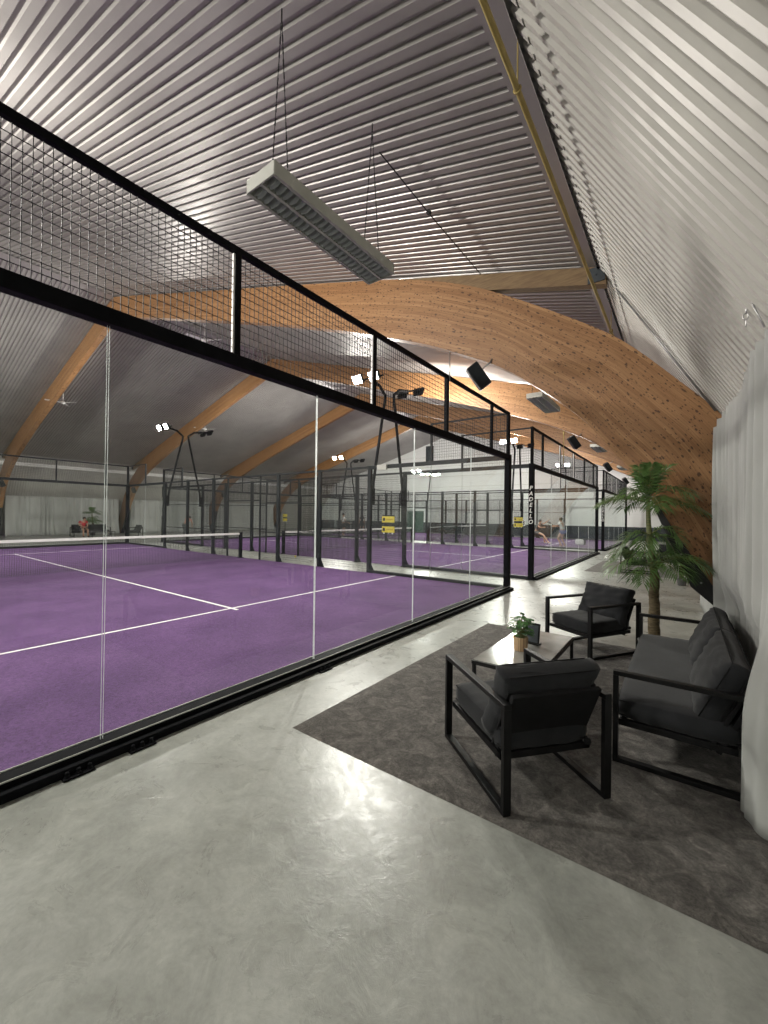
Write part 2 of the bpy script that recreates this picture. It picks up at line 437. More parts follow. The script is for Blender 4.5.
# horizontal joints of the gable sandwich panels
mb = MB()
for z in (2.4,3.4,4.4,5.4,6.4,7.4): 
    hw = 16.0 if z < 5 else (RZ-z)/SL-.3
    mb.box((RX-hw,YB-.035,z-.012),(RX+hw,YB-.015,z+.012))
struct(mb, 'trim_5', 'luminaire')
mb = MB(); mb.box((-34.9,YB-.10,0),(1.2,YB-.02,.98),.01); struct(mb, 'baseboard_back', 'slate')
mb = MB()
for z in (7.0,): mb.box((-20.65,YB-.06,6.95),(-19.78,YB-.02,8.5))
for i in range(17): mb.box((-20.6,YB-.10,7.0+i*.088),(-19.83,YB-.05,7.03+i*.088))
o = mb.build('ventilation_louvre', 'slate'); tag(o, 'tall grey ventilation louvre high on the white far gable wall', 'vent')
dr = empty('exit_door', (-21.78,YB-.02,0), 0, 'dark green double door in the far gable wall', 'door')
mb = MB(); mb.box((-.95,-.10,0),(-.82,-.0,2.0)); mb.box((.82,-.10,0),(.95,0,2.0)); mb.box((-.95,-.10,1.95),(.95,0,2.08)); mb.build('door_frame','green_door',dr)
for s_ in (-1,1):
    mb = MB(); mb.box((min(0,s_*.81)+.006,-.09,.02),(max(0,s_*.81)-.006,-.04,1.95),.004); d_ = mb.build('door_leaf','green_door',dr)
    mb = MB(); mb.box((s_*.08-.015,-.13,.95),(s_*.08+.015,-.09,1.15),.004); mb.build('handle','steel',d_)
# eave rail along the left and right steep walls
for nm, sgn in (('trim_6',-1),):
    mb = MB(); mb.box((mir(-.72)-.05,YA,4.45),(mir(-.72)+.03,YB,4.68)); struct(mb, nm, 'white')

# yellow gas pipe under the fold
pp = empty('gas_pipe', (-.985,-15,4.74), 0, 'long yellow painted pipe running beneath the roof fold above the lounge', 'pipe')
mb = MB(); mb.tube([(0,0,0),(0,49.9,0)], .021, 10); mb.build('pipe_run','pipe',pp)
for y in (2.9,7.6,11.6,16.6,19.0,25.0):
    mb = MB(); mb.tube([(0,y+15,-.03),(0,y+15,.38)], .006, 6); mb.tube([(.026*cos(a),y+15,.026*sin(a)) for a in [2*pi*k/10 for k in range(10)]], .007, 6, closed=True)
    mb.build('pipe_hanger','pipe',pp)

# ------------------------------------------------------------------ timber arches
def catmull(P, n):
    out = []
    for i in range(len(P)-1):
        p0 = P[max(i-1,0)]; p1 = P[i]; p2 = P[i+1]; p3 = P[min(i+2,len(P)-1)]
        for k in range(n):
            t = k/n
            out.append(tuple(.5*((2*p1[j])+(-p0[j]+p2[j])*t+(2*p0[j]-5*p1[j]+4*p2[j]-p3[j])*t*t+(-p0[j]+3*p1[j]-3*p2[j]+p3[j])*t**3) for j in (0,1)))
    out.append(P[-1]); return out
OUT = [(RX,9.60),(-14.0,8.74),(-11.0,7.89),(-8.0,7.05),(-5.6,6.37),(-4.4,6.02),(-3.56,5.72),(-2.9,5.43),(-2.3,5.10),(-1.43,4.54),(-.69,4.0),(-.05,3.33),(.37,2.83),(.80,2.10),(1.20,1.30),(1.55,.55),(1.72,.0)]
INN = [(RX,8.86),(-14.0,7.98),(-11.0,7.08),(-8.0,6.18),(-5.8,5.45),(-4.6,5.01),(-3.75,4.68),(-3.16,4.41),(-2.33,3.98),(-1.75,3.56),(-1.20,3.08),(-.80,2.60),(-.45,2.10),(-.13,1.52),(.17,1.00),(.50,.45),(.78,.0)]
def resample(P, n):
    P = catmull(P, 8); L = [0]
    for a, b in zip(P, P[1:]): L.append(L[-1]+math.hypot(b[0]-a[0], b[1]-a[1]))
    out = []; j = 0
    for i in range(n+1):
        d = L[-1]*i/n
        while j < len(L)-2 and L[j+1] < d: j += 1
        t = (d-L[j])/(L[j+1]-L[j]); out.append((P[j][0]+(P[j+1][0]-P[j][0])*t, P[j][1]+(P[j+1][1]-P[j][1])*t))
    return out, L[-1]
ARCH_T = .20
def half_arch(sgn, name, parent):
    # pair points of the catmull curves knot by knot so outer and inner match
    A = catmull(OUT, 8); B = catmull(INN, 8)
    bm = bmesh.new(); uvl = bm.loops.layers.uv.new('UVMap')
    ln = [0]
    for a, b in zip(A, A[1:]): ln.append(ln[-1]+math.hypot(b[0]-a[0], b[1]-a[1]))
    xf = (lambda x: x) if sgn > 0 else mir
    K = 6; rows = []
    for (a, b, l) in zip(A, B, ln):
        rows.append([((a[0]+(b[0]-a[0])*k/K), (a[1]+(b[1]-a[1])*k/K)) for k in range(K+1)])
    dep = [math.hypot(a[0]-b[0], a[1]-b[1]) for a, b in zip(A, B)]
    def V(i, k, y): return bm.verts.new((xf(rows[i][k][0])-RX, y, rows[i][k][1]))
    F = [[V(i,k,0) for k in range(K+1)] for i in range(len(A))]
    G = [[V(i,k,ARCH_T) for k in range(K+1)] for i in range(len(A))]
    def face(vs, uvs):
        f = bm.faces.new(vs)
        for lp, u in zip(f.loops, uvs): lp[uvl].uv = u
    sh = 0 if sgn > 0 else 31.0
    for i in range(len(A)-1):
        for k in range(K):
            def uvp(ii, kk): return (ln[ii]+sh, kk/K*dep[ii])
            q = [(i,k),(i+1,k),(i+1,k+1),(i,k+1)]
            face([F[a][b] for a,b in q], [uvp(a,b) for a,b in q])
            face([G[a][b] for a,b in q[::-1]], [(uvp(a,b)[0]+7.3, uvp(a,b)[1]+2) for a,b in q[::-1]])
        for k in (0, K):
            vs = [F[i][k],G[i][k],G[i+1][k],F[i+1][k]]
            face(vs, [(ln[i]+sh,5.01),(ln[i]+sh,5.045-.003),(ln[i+1]+sh,5.045-.003),(ln[i+1]+sh,5.01)])
    for i in (0, len(A)-1):
        for k in range(K):
            face([F[i][k],F[i][k+1],G[i][k+1],G[i][k]], [(0,k*.1),(0,k*.1+.1),(.2,k*.1+.1),(.2,k*.1)])
    bmesh.ops.recalc_face_normals(bm, faces=bm.faces[:])
    me = bpy.data.meshes.new(name); bm.to_mesh(me); bm.free(); me.materials.append(M['glulam'])
    o = bpy.data.objects.new(name, me); COL.objects.link(o); o.parent = parent
    return o
ar = empty('timber_arch', (RX,6.10,0), 0, 'nearest great curved timber arch, sweeping down behind the tall palm to the curtain', 'arch', None)
half_arch(1, 'arch_half', ar); half_arch(-1, 'arch_half', ar)
# steel reinforcement under each foot of the arch and short rafter out to the fold
def shoe(sgn):
    B = [p for p in catmull(INN, 8) if p[1] < 1.85]
    mb = MB(); n = len(B); bm = mb.bm
    prev = None
    for i, p in enumerate(B):
        t = i/(n-1); q = B[min(i+1,n-1)]; r_ = B[max(i-1,0)]
        tx, tz = q[0]-r_[0], q[1]-r_[1]; L = math.hypot(tx,tz); nx, nz = tz/L, -tx/L   # towards inside/below
        w = .02 + .15*min(1, 2.0*t)
        if p[1] < .95: w = max(.012, .17*(p[1]-.45)/.5)
        a = (p[0]-nx*.03, p[1]-nz*.03); b = (p[0]+nx*w, p[1]+nz*w)
        xf = (lambda x: x-RX) if sgn > 0 else (lambda x: mir(x)-RX)
        ring = [bm.verts.new((xf(a[0]),-.012,a[1])),bm.verts.new((xf(b[0]),-.012,b[1])),bm.verts.new((xf(b[0]),ARCH_T+.012,b[1])),bm.verts.new((xf(a[0]),ARCH_T+.012,a[1]))]
        if prev:
            for k in range(4): bm.faces.new((prev[k],prev[(k+1)%4],ring[(k+1)%4],ring[k]))
        else: bm.faces.new(ring)
        prev = ring
    bm.faces.new(prev[::-1])
    o = mb.build('steel_shoe','darksteel',ar); o['label'] = 'black steel shoe under the foot of the arch'
    for i in range(3, n-2, 5):
        p = B[i]; mbb = MB(); xx = (p[0]-RX) if sgn > 0 else (mir(p[0])-RX)
        dx = -.04 if sgn > 0 else .04
        mbb.tube([(xx+dx,-.012,p[1]-.03),(xx+dx,-.024,p[1]-.03)], .011, 8); mbb.build('bolt','steel',o)
    return o
# the shoe sits below / inside the curve: flip sign if needed
def rafter(sgn):
    mb = MB(); x0, x1 = -4.6, -.86; th = .30
    pts = [(x0,roofz(x0)-.045),(x1,roofz(x1)-.045),(x1,roofz(x1)-.28),(x0,roofz(x0)-.34)]
    xf = (lambda x: x-RX) if sgn > 0 else (lambda x: mir(x)-RX)
    fa = [mb.bm.verts.new((xf(x),.03,z)) for x,z in pts]; fb = [mb.bm.verts.new((xf(x),ARCH_T-.03,z)) for x,z in pts]
    mb.bm.faces.new(fa); mb.bm.faces.new(fb[::-1])
    for i in range(4): mb.bm.faces.new((fa[i],fb[i],fb[(i+1)%4],fa[(i+1)%4]))
    o = mb.build('rafter','battens',ar); o['label'] = 'straight brown rafter above the shoulder of the arch'
    mb = MB(); z = roofz(-.95); mb.box((xf(-1.08),.01,z-.25),(xf(-.87),.028,z-.05)); mb.tube([(xf(-.98),.012,z-.15),(xf(-.98),-.002,z-.15)],.012,8); mb.build('bracket_plate','slate',o)
shoe(1); shoe(-1); rafter(1); rafter(-1)
ARY = [13.3, 20.5, 27.7]
for y, lb in zip(ARY, ('second curved timber arch back, crossing behind the floodlights of the nearest court','third curved timber arch back, seen under the second one','curved timber arch nearest the white far gable wall')):
    copy_tree(ar, None, (RX,y,0), None, lb)
# thin metal batten climbing the steep sheets beside the nearest arch
mb = MB(); 
def steepx(z): return FX + (FZ-z)/SS
mb.tube([(steepx(4.6)-.085,6.02,4.6),(steepx(2.9)-.085,6.02,2.9)], .012, 8)
o = mb.build('steel_conduit','steel'); tag(o, 'shiny metal conduit climbing the steep ribbed wall next to the nearest timber arch', 'conduit')

# ------------------------------------------------------------------ padel courts
CX = -13.23; CYS = [4.13, 15.94, 27.75]; HW = 5.0; HL = 10.0
GZ = 3.0
def wire_panel(w, h, dw=.05, dh=.07, r=.0023):
    mb = MB(); bm = mb.bm
    def stick(a, b, ax):
        # square section prism from a to b
        o = {'x': [(0,-r,-r),(0,r,-r),(0,r,r),(0,-r,r)], 'z': [(-r,-r,0),(r,-r,0),(r,r,0),(-r,r,0)]}[ax]
        A = [bm.verts.new(Vector(a)+Vector(q)) for q in o]; B = [bm.verts.new(Vector(b)+Vector(q)) for q in o]
        for k in range(4): bm.faces.new((A[k],A[(k+1)%4],B[(k+1)%4],B[k]))
    n = round(w/dw)
    for i in range(1, n): stick((i*w/n,0,0),(i*w/n,0,h),'z')
    n = round(h/dh)
    for i in range(1, n): stick((0,0,i*h/n),(w,0,i*h/n),'x')
    me = bpy.data.meshes.new('mesh_panel'); bmesh.ops.recalc_face_normals(bm, faces=bm.faces[:]); bm.to_mesh(me); bm.free(); me.materials.append(M['wire'])
    return me
WP_cor = wire_panel(.92, .90); WP_end = wire_panel(1.93, .90); WP_side = wire_panel(1.93, 2.92, .05, .05*1.4); WP_half = wire_panel(.93, 2.92); WP_lint = wire_panel(1.9, .85)
def mesh_obj(me, name, loc, rz, parent):
    o = bpy.data.objects.new(name, me); COL.objects.link(o); o.location = loc; o.rotation_euler = (0,0,rz); o.parent = parent; return o
def glass_mesh(w, h, th=.012):
    mb = MB(); g = .007
    mb.box((g,-th/2,0),(w-g,th/2,h)); mb.bm.faces.ensure_lookup_table()
    for f in mb.bm.faces:
        if abs(f.normal.x) > .5: f.material_index = 1
    me = bpy.data.meshes.new('glass_panel'); mb.bm.to_mesh(me); mb.bm.free(); me.materials.append(M['glass']); me.materials.append(M['edge'])
    return me
GP = glass_mesh(2.0, 2.88)
TXT = {}
def text_mesh(body, size, mat, line=1.0, extr=.002, shear=0.0):
    cu = bpy.data.curves.new('t','FONT'); cu.body = body; cu.size = size; cu.extrude = extr; cu.align_x = 'CENTER'; cu.space_line = line; cu.shear = shear
    cu.offset = size*.02
    t = bpy.data.objects.new('t', cu); COL.objects.link(t); bpy.context.view_layer.update()
    me = bpy.data.meshes.new_from_object(t.evaluated_get(bpy.context.evaluated_depsgraph_get())); me.name = 'lettering'
    me.materials.clear(); me.materials.append(M[mat]); bpy.data.objects.remove(t); return me
def make_court(cy):
    en = empty('court_enclosure', (CX,cy,0))
    F = 'fence'
    for sx in (-1,1):
        X = sx*HL
        # end wall (3 m glass, 1 m mesh)
        mb = MB(); mb.box((X-.05,-HW-.02,0.012),(X+.05,HW+.02,.085),.006); mb.box((X+sx*.05,-HW-.02,0.0),(X+sx*.155,HW+.02,.055),.008); mb.box((X+sx*.055,-HW,.05),(X+sx*.085,HW,.09),.004)
        mb.build('base_rail','black',en)
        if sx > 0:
            mb = MB(); mb.box((X-.058,-HW,.075),(X-.050,HW,.092),.001); mb.box((X+.084,-HW,.084),(X+.091,HW,.093),.001); mb.build('highlight_strip','luminaire',en)  # pale strips stand in for the highlights along the black rail
        mb = MB(); mb.box((X-.05,-HW,2.95),(X+.05,HW,3.06),.008); mb.build('end_beam','black',en)
        mb = MB(); mb.box((X-.025,-HW,3.97),(X+.025,HW,4.03),.006); mb.build('top_rail','black',en)
        for sy in (-1,1):
            mb = MB(); mb.box((X-.06,sy*HW-.075,0),(X+.06,sy*HW+.075,3.06),.008); mb.box((X-.03,sy*HW-.05,3.06),(X+.03,sy*HW+.05,4.03),.006)
            mb.box((X-.11,sy*HW-.11,0),(X+.11,sy*HW+.11,.012)); mb.build('corner_post','black',en)
        for i in range(5):
            mesh_obj(GP, 'glass_panel', (X,-HW+2*i,.075), pi/2, en)
            y_ = -HW+1+2*i
            if i < 4: mesh_obj(WP_end, 'mesh_panel', (X,y_+.035,3.06), pi/2, en)
            else:
                for y2 in (-HW+.05, HW-.97): mesh_obj(WP_cor, 'mesh_panel', (X,y2,3.06), pi/2, en)
            mb = MB(); mb.box((X-.03,y_-.025,3.05),(X+.03,y_+.025,3.98),.004); up = mb.build('upper_post','black',en)
            
            if i in (1,2) and sx > 0: mb = MB(); mb.box((X-.012,y_-.045,3.07),(X+.012,y_-.027,3.96),.002); mb.build('lit_side_strip','white',up)  # white strip painted in for the lit side of the post
    for sy in (-1,1):
        Y = sy*HW
        for a in (-1,1):
            mb = MB(); xa, xb = sorted((a*10, a*6)); mb.box((xa,Y-.05,.012),(xb,Y+.05,.085),.005); mb.build('base_rail',F,en)
            mb = MB(); mb.box((xa,Y-.045,2.95),(xb,Y+.045,3.05),.006); mb.build('side_beam','fence',en)
            mb = MB(); xa2, xb2 = sorted((a*10, a*8)); mb.box((xa2,Y-.02,3.98),(xb2,Y+.02,4.02),.004); mb.build('top_rail','fence',en)
            mb = MB(); mb.box((a*8-.025,Y-.025,3.05),(a*8+.025,Y+.025,4.02)); mb.build('upper_post','fence',en)
            mesh_obj(GP,'glass_panel',(min(a*10,a*8),Y,.075),0,en); mesh_obj(GP,'glass_panel',(min(a*8,a*6),Y,.075),0,en)
            mesh_obj(WP_end,'mesh_panel',(min(a*10,a*8)+.035,Y,3.06),0,en)
            for x in (6,4,2):
                mb = MB(); mb.box((a*x-.06,Y-.045,0),(a*x+.06,Y+.045,3.05),.006); mb.box((a*x-.09,Y-.1,0),(a*x+.09,Y+.1,.01))
                v = [(a*x+.06,Y,.01),(a*x+.22,Y,.01),(a*x+.06,Y,.28)]
                for yy in (-.006,.006): pass
                fa = [mb.bm.verts.new((p[0],Y-.01,p[2])) for p in v]; fb = [mb.bm.verts.new((p[0],Y+.01,p[2])) for p in v]
                mb.bm.faces.new(fa); mb.bm.faces.new(fb[::-1])
                for i in range(3): mb.bm.faces.new((fa[i],fb[i],fb[(i+1)%3],fa[(i+1)%3]))
                mb.build('side_post','fence',en)
            mb = MB(); mb.box((a*1-.025,Y-.025,0),(a*1+.025,Y+.025,3.02)); mb.build('door_post','fence',en)
            mesh_obj(WP_side,'mesh_panel',(min(a*6,a*4)+.035,Y,.04),0,en); mesh_obj(WP_side,'mesh_panel',(min(a*4,a*2)+.035,Y,.04),0,en)
            mesh_obj(WP_half,'mesh_panel',(min(a*2,a*1)+.035,Y,.04),0,en)
            mb = MB(); 
            for z in (.98,1.98): mb.box((min(a*6,a*1),Y-.012,z),(max(a*6,a*1),Y+.012,z+.028))
            mb.build('mid_rail','fence',en)
        mb = MB(); mb.box((-6,Y-.03,2.98),(6,Y+.03,3.04),.004); mb.box((-1,Y-.02,2.10),(1,Y+.02,2.14)); mb.build('side_beam','fence',en)
        mesh_obj(WP_lint,'mesh_panel',(-.95,Y,2.14),0,en)
    return en
courts = []
e0 = make_court(CYS[0])
tag(e0, 'nearest glass and mesh court enclosure, beside the concrete walkway', 'padel court', None)
courts.append(e0)
courts.append(copy_tree(e0, None, (CX,CYS[1],0), None, 'middle court enclosure with white lettering down its corner post, right of the nearest court'))
courts.append(copy_tree(e0, None, (CX,CYS[2],0), None, 'farthest court enclosure, in front of the white gable wall'))
copy_tree(e0, None, (CX,-7.68,0), None, 'court enclosure behind the camera')
# anchor plates on the base rail of the near court, drawn only where the photo shows them
for y in (.946,1.32,3.13):
    mb = MB(); mb.box((10.12,y-CYS[0]-.085,.001),(10.205,y-CYS[0]+.085,.014),.004)
    for k in (-.06,0,.06): mb.lathe([(0,.034),(.010,.032),(.013,.022),(.008,.014),(.016,.010),(.018,0)],(10.175,y-CYS[0]+k,.012),10)
    o = mb.build('anchor_plate','black',e0)
mb = MB(); mb.box((-6.75-CX-.16,9.13-CYS[0]-.10,2.90),(-6.75-CX+.16,9.13-CYS[0]-.04,3.05),.006); mb.build('junction_box','luminaire',e0)
# lettering on corner posts
L1 = text_mesh('P\nA\nD\nE\nL\nL\nO', .148, 'white_tape', 1.0, .002, .2)
def letter(parent, x, y, z, rz):
    o = bpy.data.objects.new('lettering', L1); COL.objects.link(o); o.parent = parent; o.location = (x,y,z); o.rotation_euler = (pi/2,0,rz)
    o['label'] = 'white letters PADELLO reading down the post'
for c in courts[1:]:
    letter(c, 10.0, -HW-.079, 2.36, 0); letter(c, -10.0, -HW-.079, 2.36, 0)

# turf, lines, nets
def make_turf(cy, lb):
    t = empty('court_turf', (CX,cy,0), 0, lb, 'turf court', None)
    mb = MB(); mb.box((-HL+.05,-HW+.05,.002),(HL-.05,HW-.05,.012)); mb.build('turf_surface','turf',t)
    for sx in (-1,1):
        mb = MB(); mb.box((sx*6.95-.025,-HW+.05,.010),(sx*6.95+.025,HW-.05,.0135)); mb.build('service_line','white_tape',t)
    mb = MB(); mb.box((-7.12,-.025,.0102),(7.12,.025,.0138)); mb.build('centre_line','white_tape',t)
    return t
lbt = ['bright purple turf of the nearest court with its white service lines','purple turf with white lines inside the middle court','purple turf with white lines inside the farthest court']
t0 = make_turf(CYS[0], lbt[0])
for cy, lb in zip(CYS[1:], lbt[1:]): copy_tree(t0, None, (CX,cy,0), None, lb)
net = empty('court_net', (CX,CYS[0],0), 0, 'white taped net across the nearest purple court', 'net')
for s_ in (-1,1):
    mb = MB(); mb.box((-.05,s_*4.9-.05,.012),(.05,s_*4.9+.05,.95),.008); mb.box((-.09,s_*4.9-.09,.012),(.09,s_*4.9+.09,.022)); mb.build('net_post','black',net)
mb = MB(); mb.box((-.012,-4.85,.86),(.012,4.85,.93),.003); mb.build('net_tape','white_tape',net)
nm = wire_panel(9.7,.84,.045,.045,.0024); mesh_obj(nm,'net_mesh',(0,-4.85,.02),pi/2,net)
copy_tree(net, None, (CX,CYS[1],0), None, 'net across the middle court behind two fences')
copy_tree(net, None, (CX,CYS[2],0), None, 'net across the farthest court near the gable wall')

# floodlight masts
def make_mast():
    r = empty('floodlight_mast', (0,0,0))
    # local: court on the -y side, aisle on +y
    mb = MB(); mb.tube([(0,.09,1.95),(0,.16,2.6),(-.10,.80,5.10),(-.12,.84,5.30),(-.12,.55,5.52),(-.12,.12,5.60)], .045, 10)
    mb.build('pole','black',r)
    mb = MB(); mb.box((-.07,.02,1.95),(.07,.16,2.42),.008); mb.build('clamp_sleeve','black',r)
    mb = MB(); mb.tube([(-.62,.06,5.60),(.38,.06,5.60)], .028, 8); mb.build('cross_arm','black',r)
    R = Matrix.Rotation(radians(28), 3, 'X')
    for x in (-.42,.18):
        mb = MB(); c = Vector((x,-.10,5.58)); mb.obox(c, (.34,.07,.26), R, .012)
        for k in range(7): mb.obox(c+R@Vector((-.14+.047*k,.055,0)), (.010,.05,.22), R)
        h = mb.build('floodlight','black',r)
        mb = MB(); a = c+R@Vector((0,-.0365,0)); u_ = R@Vector((.15,0,0)); w_ = R@Vector((0,0,.11))
        mb.quad(a-u_-w_, a+u_-w_, a+u_+w_, a-u_+w_); mb.build('lens','lens',h)
    return r
LENSNORM = None
m0 = make_mast()
k = 0
mlab = {(0,1,1):'nearest lit floodlight mast of the nearest court, lamps glaring behind the fence mesh',(0,1,-1):'lit floodlight mast at the far left end of the nearest court',
        (1,-1,1):'dark backed floodlight mast leaning in beside the nearest lit mast, facing the middle court',(1,-1,-1):'dark backed floodlight mast at the far left end of the middle court',
        (1,1,1):'lit floodlight mast behind the lettered corner post of the middle court',(1,1,-1):'distant lit floodlight mast at the far left end of the middle court',
        (2,-1,1):'floodlight mast on the near side of the farthest court, lamps facing away',(2,-1,-1):'floodlight mast at the far left corner of the farthest court, lamps facing away',
        (2,1,1):'lit floodlight mast against the gable wall, on the lounge side',(2,1,-1):'lit floodlight mast against the gable wall at the far left end',
        (0,-1,1):'floodlight mast on the camera side of the nearest court',(0,-1,-1):'floodlight mast on the camera side of the nearest court, far left end'}
first = True
for ci, cy in enumerate(CYS):
    for sy in (-1,1):
        for sx in (1,-1):
            loc = (CX+sx*6, cy+sy*HW, 0); rz = 0 if sy > 0 else pi
            if first: o = m0; first = False; o.location = loc; o.rotation_euler = (0,0,rz)
            else: o = copy_tree(m0, None, loc, rz)
            tag(o, mlab[(ci,sy,sx)], 'floodlight')
# the court behind the camera, only its masts that light the walkway
for sx in (1,-1):
    o = copy_tree(m0, None, (CX+sx*6,-2.7,0), 0); tag(o, 'floodlight mast of the court behind the camera', 'floodlight', 'floodlight masts behind the camera')
for sx in (1,-1):
    o = copy_tree(m0, None, (CX+sx*6,-12.6,0), pi); tag(o, 'floodlight mast of the court behind the camera', 'floodlight', 'floodlight masts behind the camera')

# ------------------------------------------------------------------ hanging luminaires
def make_lum():
    r = empty('pendant_luminaire', (0,0,0)); W, L, H = .315, 1.46, .10
    mb = MB()
    mb.box((-W/2,-L/2,H-.012),(W/2,L/2,H)); 
    for s_ in (-1,1):
        mb.box((s_*W/2-.006,-L/2,0),(s_*W/2+.006,L/2,H)); mb.box((-W/2,s_*L/2-.006,0),(W/2,s_*L/2+.006,H))
    mb.box((-.012,-L/2,0),(.012,L/2,.03)); mb.box((-W/2,-L/2,0),(-W/2+.02,L/2,.012)); mb.box((W/2-.02,-L/2,0),(W/2,L/2,.012))
    mb.build('housing','luminaire',r)
    for s_ in (-1,1):
        mb = MB(); n = 23
        for i in range(n):
            y = -L/2+L*(i+1)/(n+1)
            def fn(a, b, y=y, s_=s_):
                x = s_*(.012+(W/2-.018-.012)*a); zz = .004+.062*b + .016*cos(pi*(a*2-1)/2)*(-1)*(1-b); w = .016*(1-b)
                return (x, y+w, zz)
            mb.grid(fn, 6, 2)
            def fn2(a, b, y=y, s_=s_):
                x = s_*(.012+(W/2-.018-.012)*a); zz = .004+.062*b + .016*cos(pi*(a*2-1)/2)*(-1)*(1-b); w = .016*(1-b)
                return (x, y-w, zz)
            mb.grid(fn2, 6, 2)
        mb.build('louvre','louvre',r)
    for s_ in (-1,1):
        for x, t in ((-.10,.0),(.10,.0)):
            mb = MB(); z0, z1 = H, 5.50-4.10
            n = 26
            pts = [(x*(1-i/n)*1.0, s_*.56, z0+(z1-z0)*i/n) for i in range(n+1)]
            for a, b in zip(pts[::1], pts[1::1]):
                mb.tube([a,b], .0035 if (pts.index(a)%2) else .006, 5)
            mb.build('chain','darksteel',r)
        mb = MB(); mb.tube([(0,s_*.56,1.34),(0,s_*.56,1.46)], .006, 6); mb.build('ceiling_hook','darksteel',r)
    return r
lu = make_lum(); lu.location = (-2.49,2.55,4.045); tag(lu, 'nearest unlit grey louvred twin luminaire hanging on chains from the ribbed ceiling', 'lamp')
for y, lb in ((9.25,'second hanging louvred luminaire, with a bright white end, under the second timber arch'),(16.35,'third hanging louvred luminaire, small, beyond the second speaker'),(23.4,'farthest hanging louvred luminaire above the palm fronds')):
    copy_tree(lu, None, (-2.48,y,4.10), None, lb)
# thin cable run on the ceiling from the second hook to the arch
mb = MB(); mb.tube([(-2.62,3.4,5.50),(-2.62,4.6,5.48),(-2.62,6.08,5.50)], .008, 6); mb.tube([(-2.62,4.42,5.49),(-2.62,4.46,5.49)], .03, 8)
o = mb.build('ceiling_cable','darksteel'); tag(o, 'thin black cable strung along the ribbed ceiling towards the nearest arch', 'cable')

# ------------------------------------------------------------------ speakers
def make_speaker():
    r = empty('wall_speaker', (0,0,0))
    # local frame: cabinet long axis z, grille towards -y ; tilted afterwards by part rotation
    R = Matrix.Rotation(radians(-30),3,'Y') @ Matrix.Rotation(radians(25),3,'X') @ Matrix.Rotation(radians(20),3,'Z')
    mb = MB(); mb.obox((0,0,0),(.20,.20,.40),R,.018); mb.build('cabinet','darksteel',r)
    mb = MB(); mb.obox(R@Vector((0,-.105,0)),(.17,.012,.37),R,.004); g = mb.build('grille','fence',r)
    mb = MB(); mb.tube([R@Vector((0,.10,.05)), Vector((.15,.10,.22)), Vector((.17,.12,.27))], .012, 8); mb.build('bracket','steel',r)
    return r
sp = make_speaker(); sp.location = (-2.60,5.98,3.84); tag(sp,'nearest black speaker hung from the underside of the nearest timber arch','speaker')
for x,y,z,lb in ((-2.66,13.18,3.90,'second black speaker, under the second timber arch'),(-2.72,20.38,3.90,'third black speaker, under the third timber arch'),(-2.76,27.58,3.82,'farthest black speaker above the palm')):
    copy_tree(sp, None, (x,y,z), None, lb)
for y, lb in ((6.0,'small black speaker on the left foot of the nearest arch'),(13.2,'small black speaker on the left foot of the second arch'),(20.4,'small black speaker on the left foot of the third arch')):
    copy_tree(sp, None, (mir(-1.55),y,3.25), pi/2, lb)

# thin rods tying the mesh rail to the arches above
mb = MB(); mb.tube([(0,0,0),(0,0,.52)], .011, 6); o = mb.build('support_rod','steel'); o.location = (-3.20,6.17,3.92)
tag(o, 'thin vertical rod between the nearest court mesh rail and the nearest arch', 'rod')
mb = MB(); mb.tube([(0,0,0),(0,0,2.5)], .011, 6); mb.tube([(0,0,.9),(0,0,1.0)], .022, 6); o = mb.build('support_rod','pipe'); o.location = (-3.0,13.4,3.3)
tag(o, 'thin vertical rod hanging below the second arch beside the middle court', 'rod')

# ------------------------------------------------------------------ ceiling fans
def make_fan():
    r = empty('ceiling_fan', (0,0,0))
    mb = MB(); mb.lathe([(.0,0),(.05,-.005),(.055,-.06),(.03,-.10),(0,-.10)],(0,0,0),16); mb.build('canopy','white',r)
    mb = MB(); mb.tube([(0,0,-.08),(0,0,-.60)], .020, 8); mb.build('down_rod','white',r)
    mb = MB(); mb.lathe([(0,-.56),(.05,-.57),(.10,-.61),(.11,-.66),(.07,-.70),(0,-.71)],(0,0,0),20); mb.build('motor','white',r)
    for k in range(3):
        a = 2*pi*k/3+.5; mb = MB(); d = Vector((cos(a),sin(a),0)); n_ = Vector((-sin(a),cos(a),.18)).normalized()
        p0 = d*.10+Vector((0,0,-.655)); p1 = d*.68+Vector((0,0,-.64))
        R = Matrix((d,n_,d.cross(n_))).transposed(); mb.obox((p0+p1)/2,(.62,.13,.010),R,.002); mb.build('blade','white',r)
    return r
fan = make_fan(); fan.location = (-24.3,6.62,7.56)
tag(fan,'white ceiling fan low on the left, in front of the nearest arch leg','fan')
for (x,y,z,lb) in ((-24.3,13.9,7.56,'white ceiling fan above the far left floodlight mast'),(-15.0,8.5,8.98,'white ceiling fan seen through the fence mesh, under the nearest arch'),
                   (-15.0,15.7,8.98,'white ceiling fan between the second and third arch'),(-15.0,22.9,8.98,'distant white ceiling fan beside the glaring lamps')):
    copy_tree(fan, None, (x,y,z), None, lb)

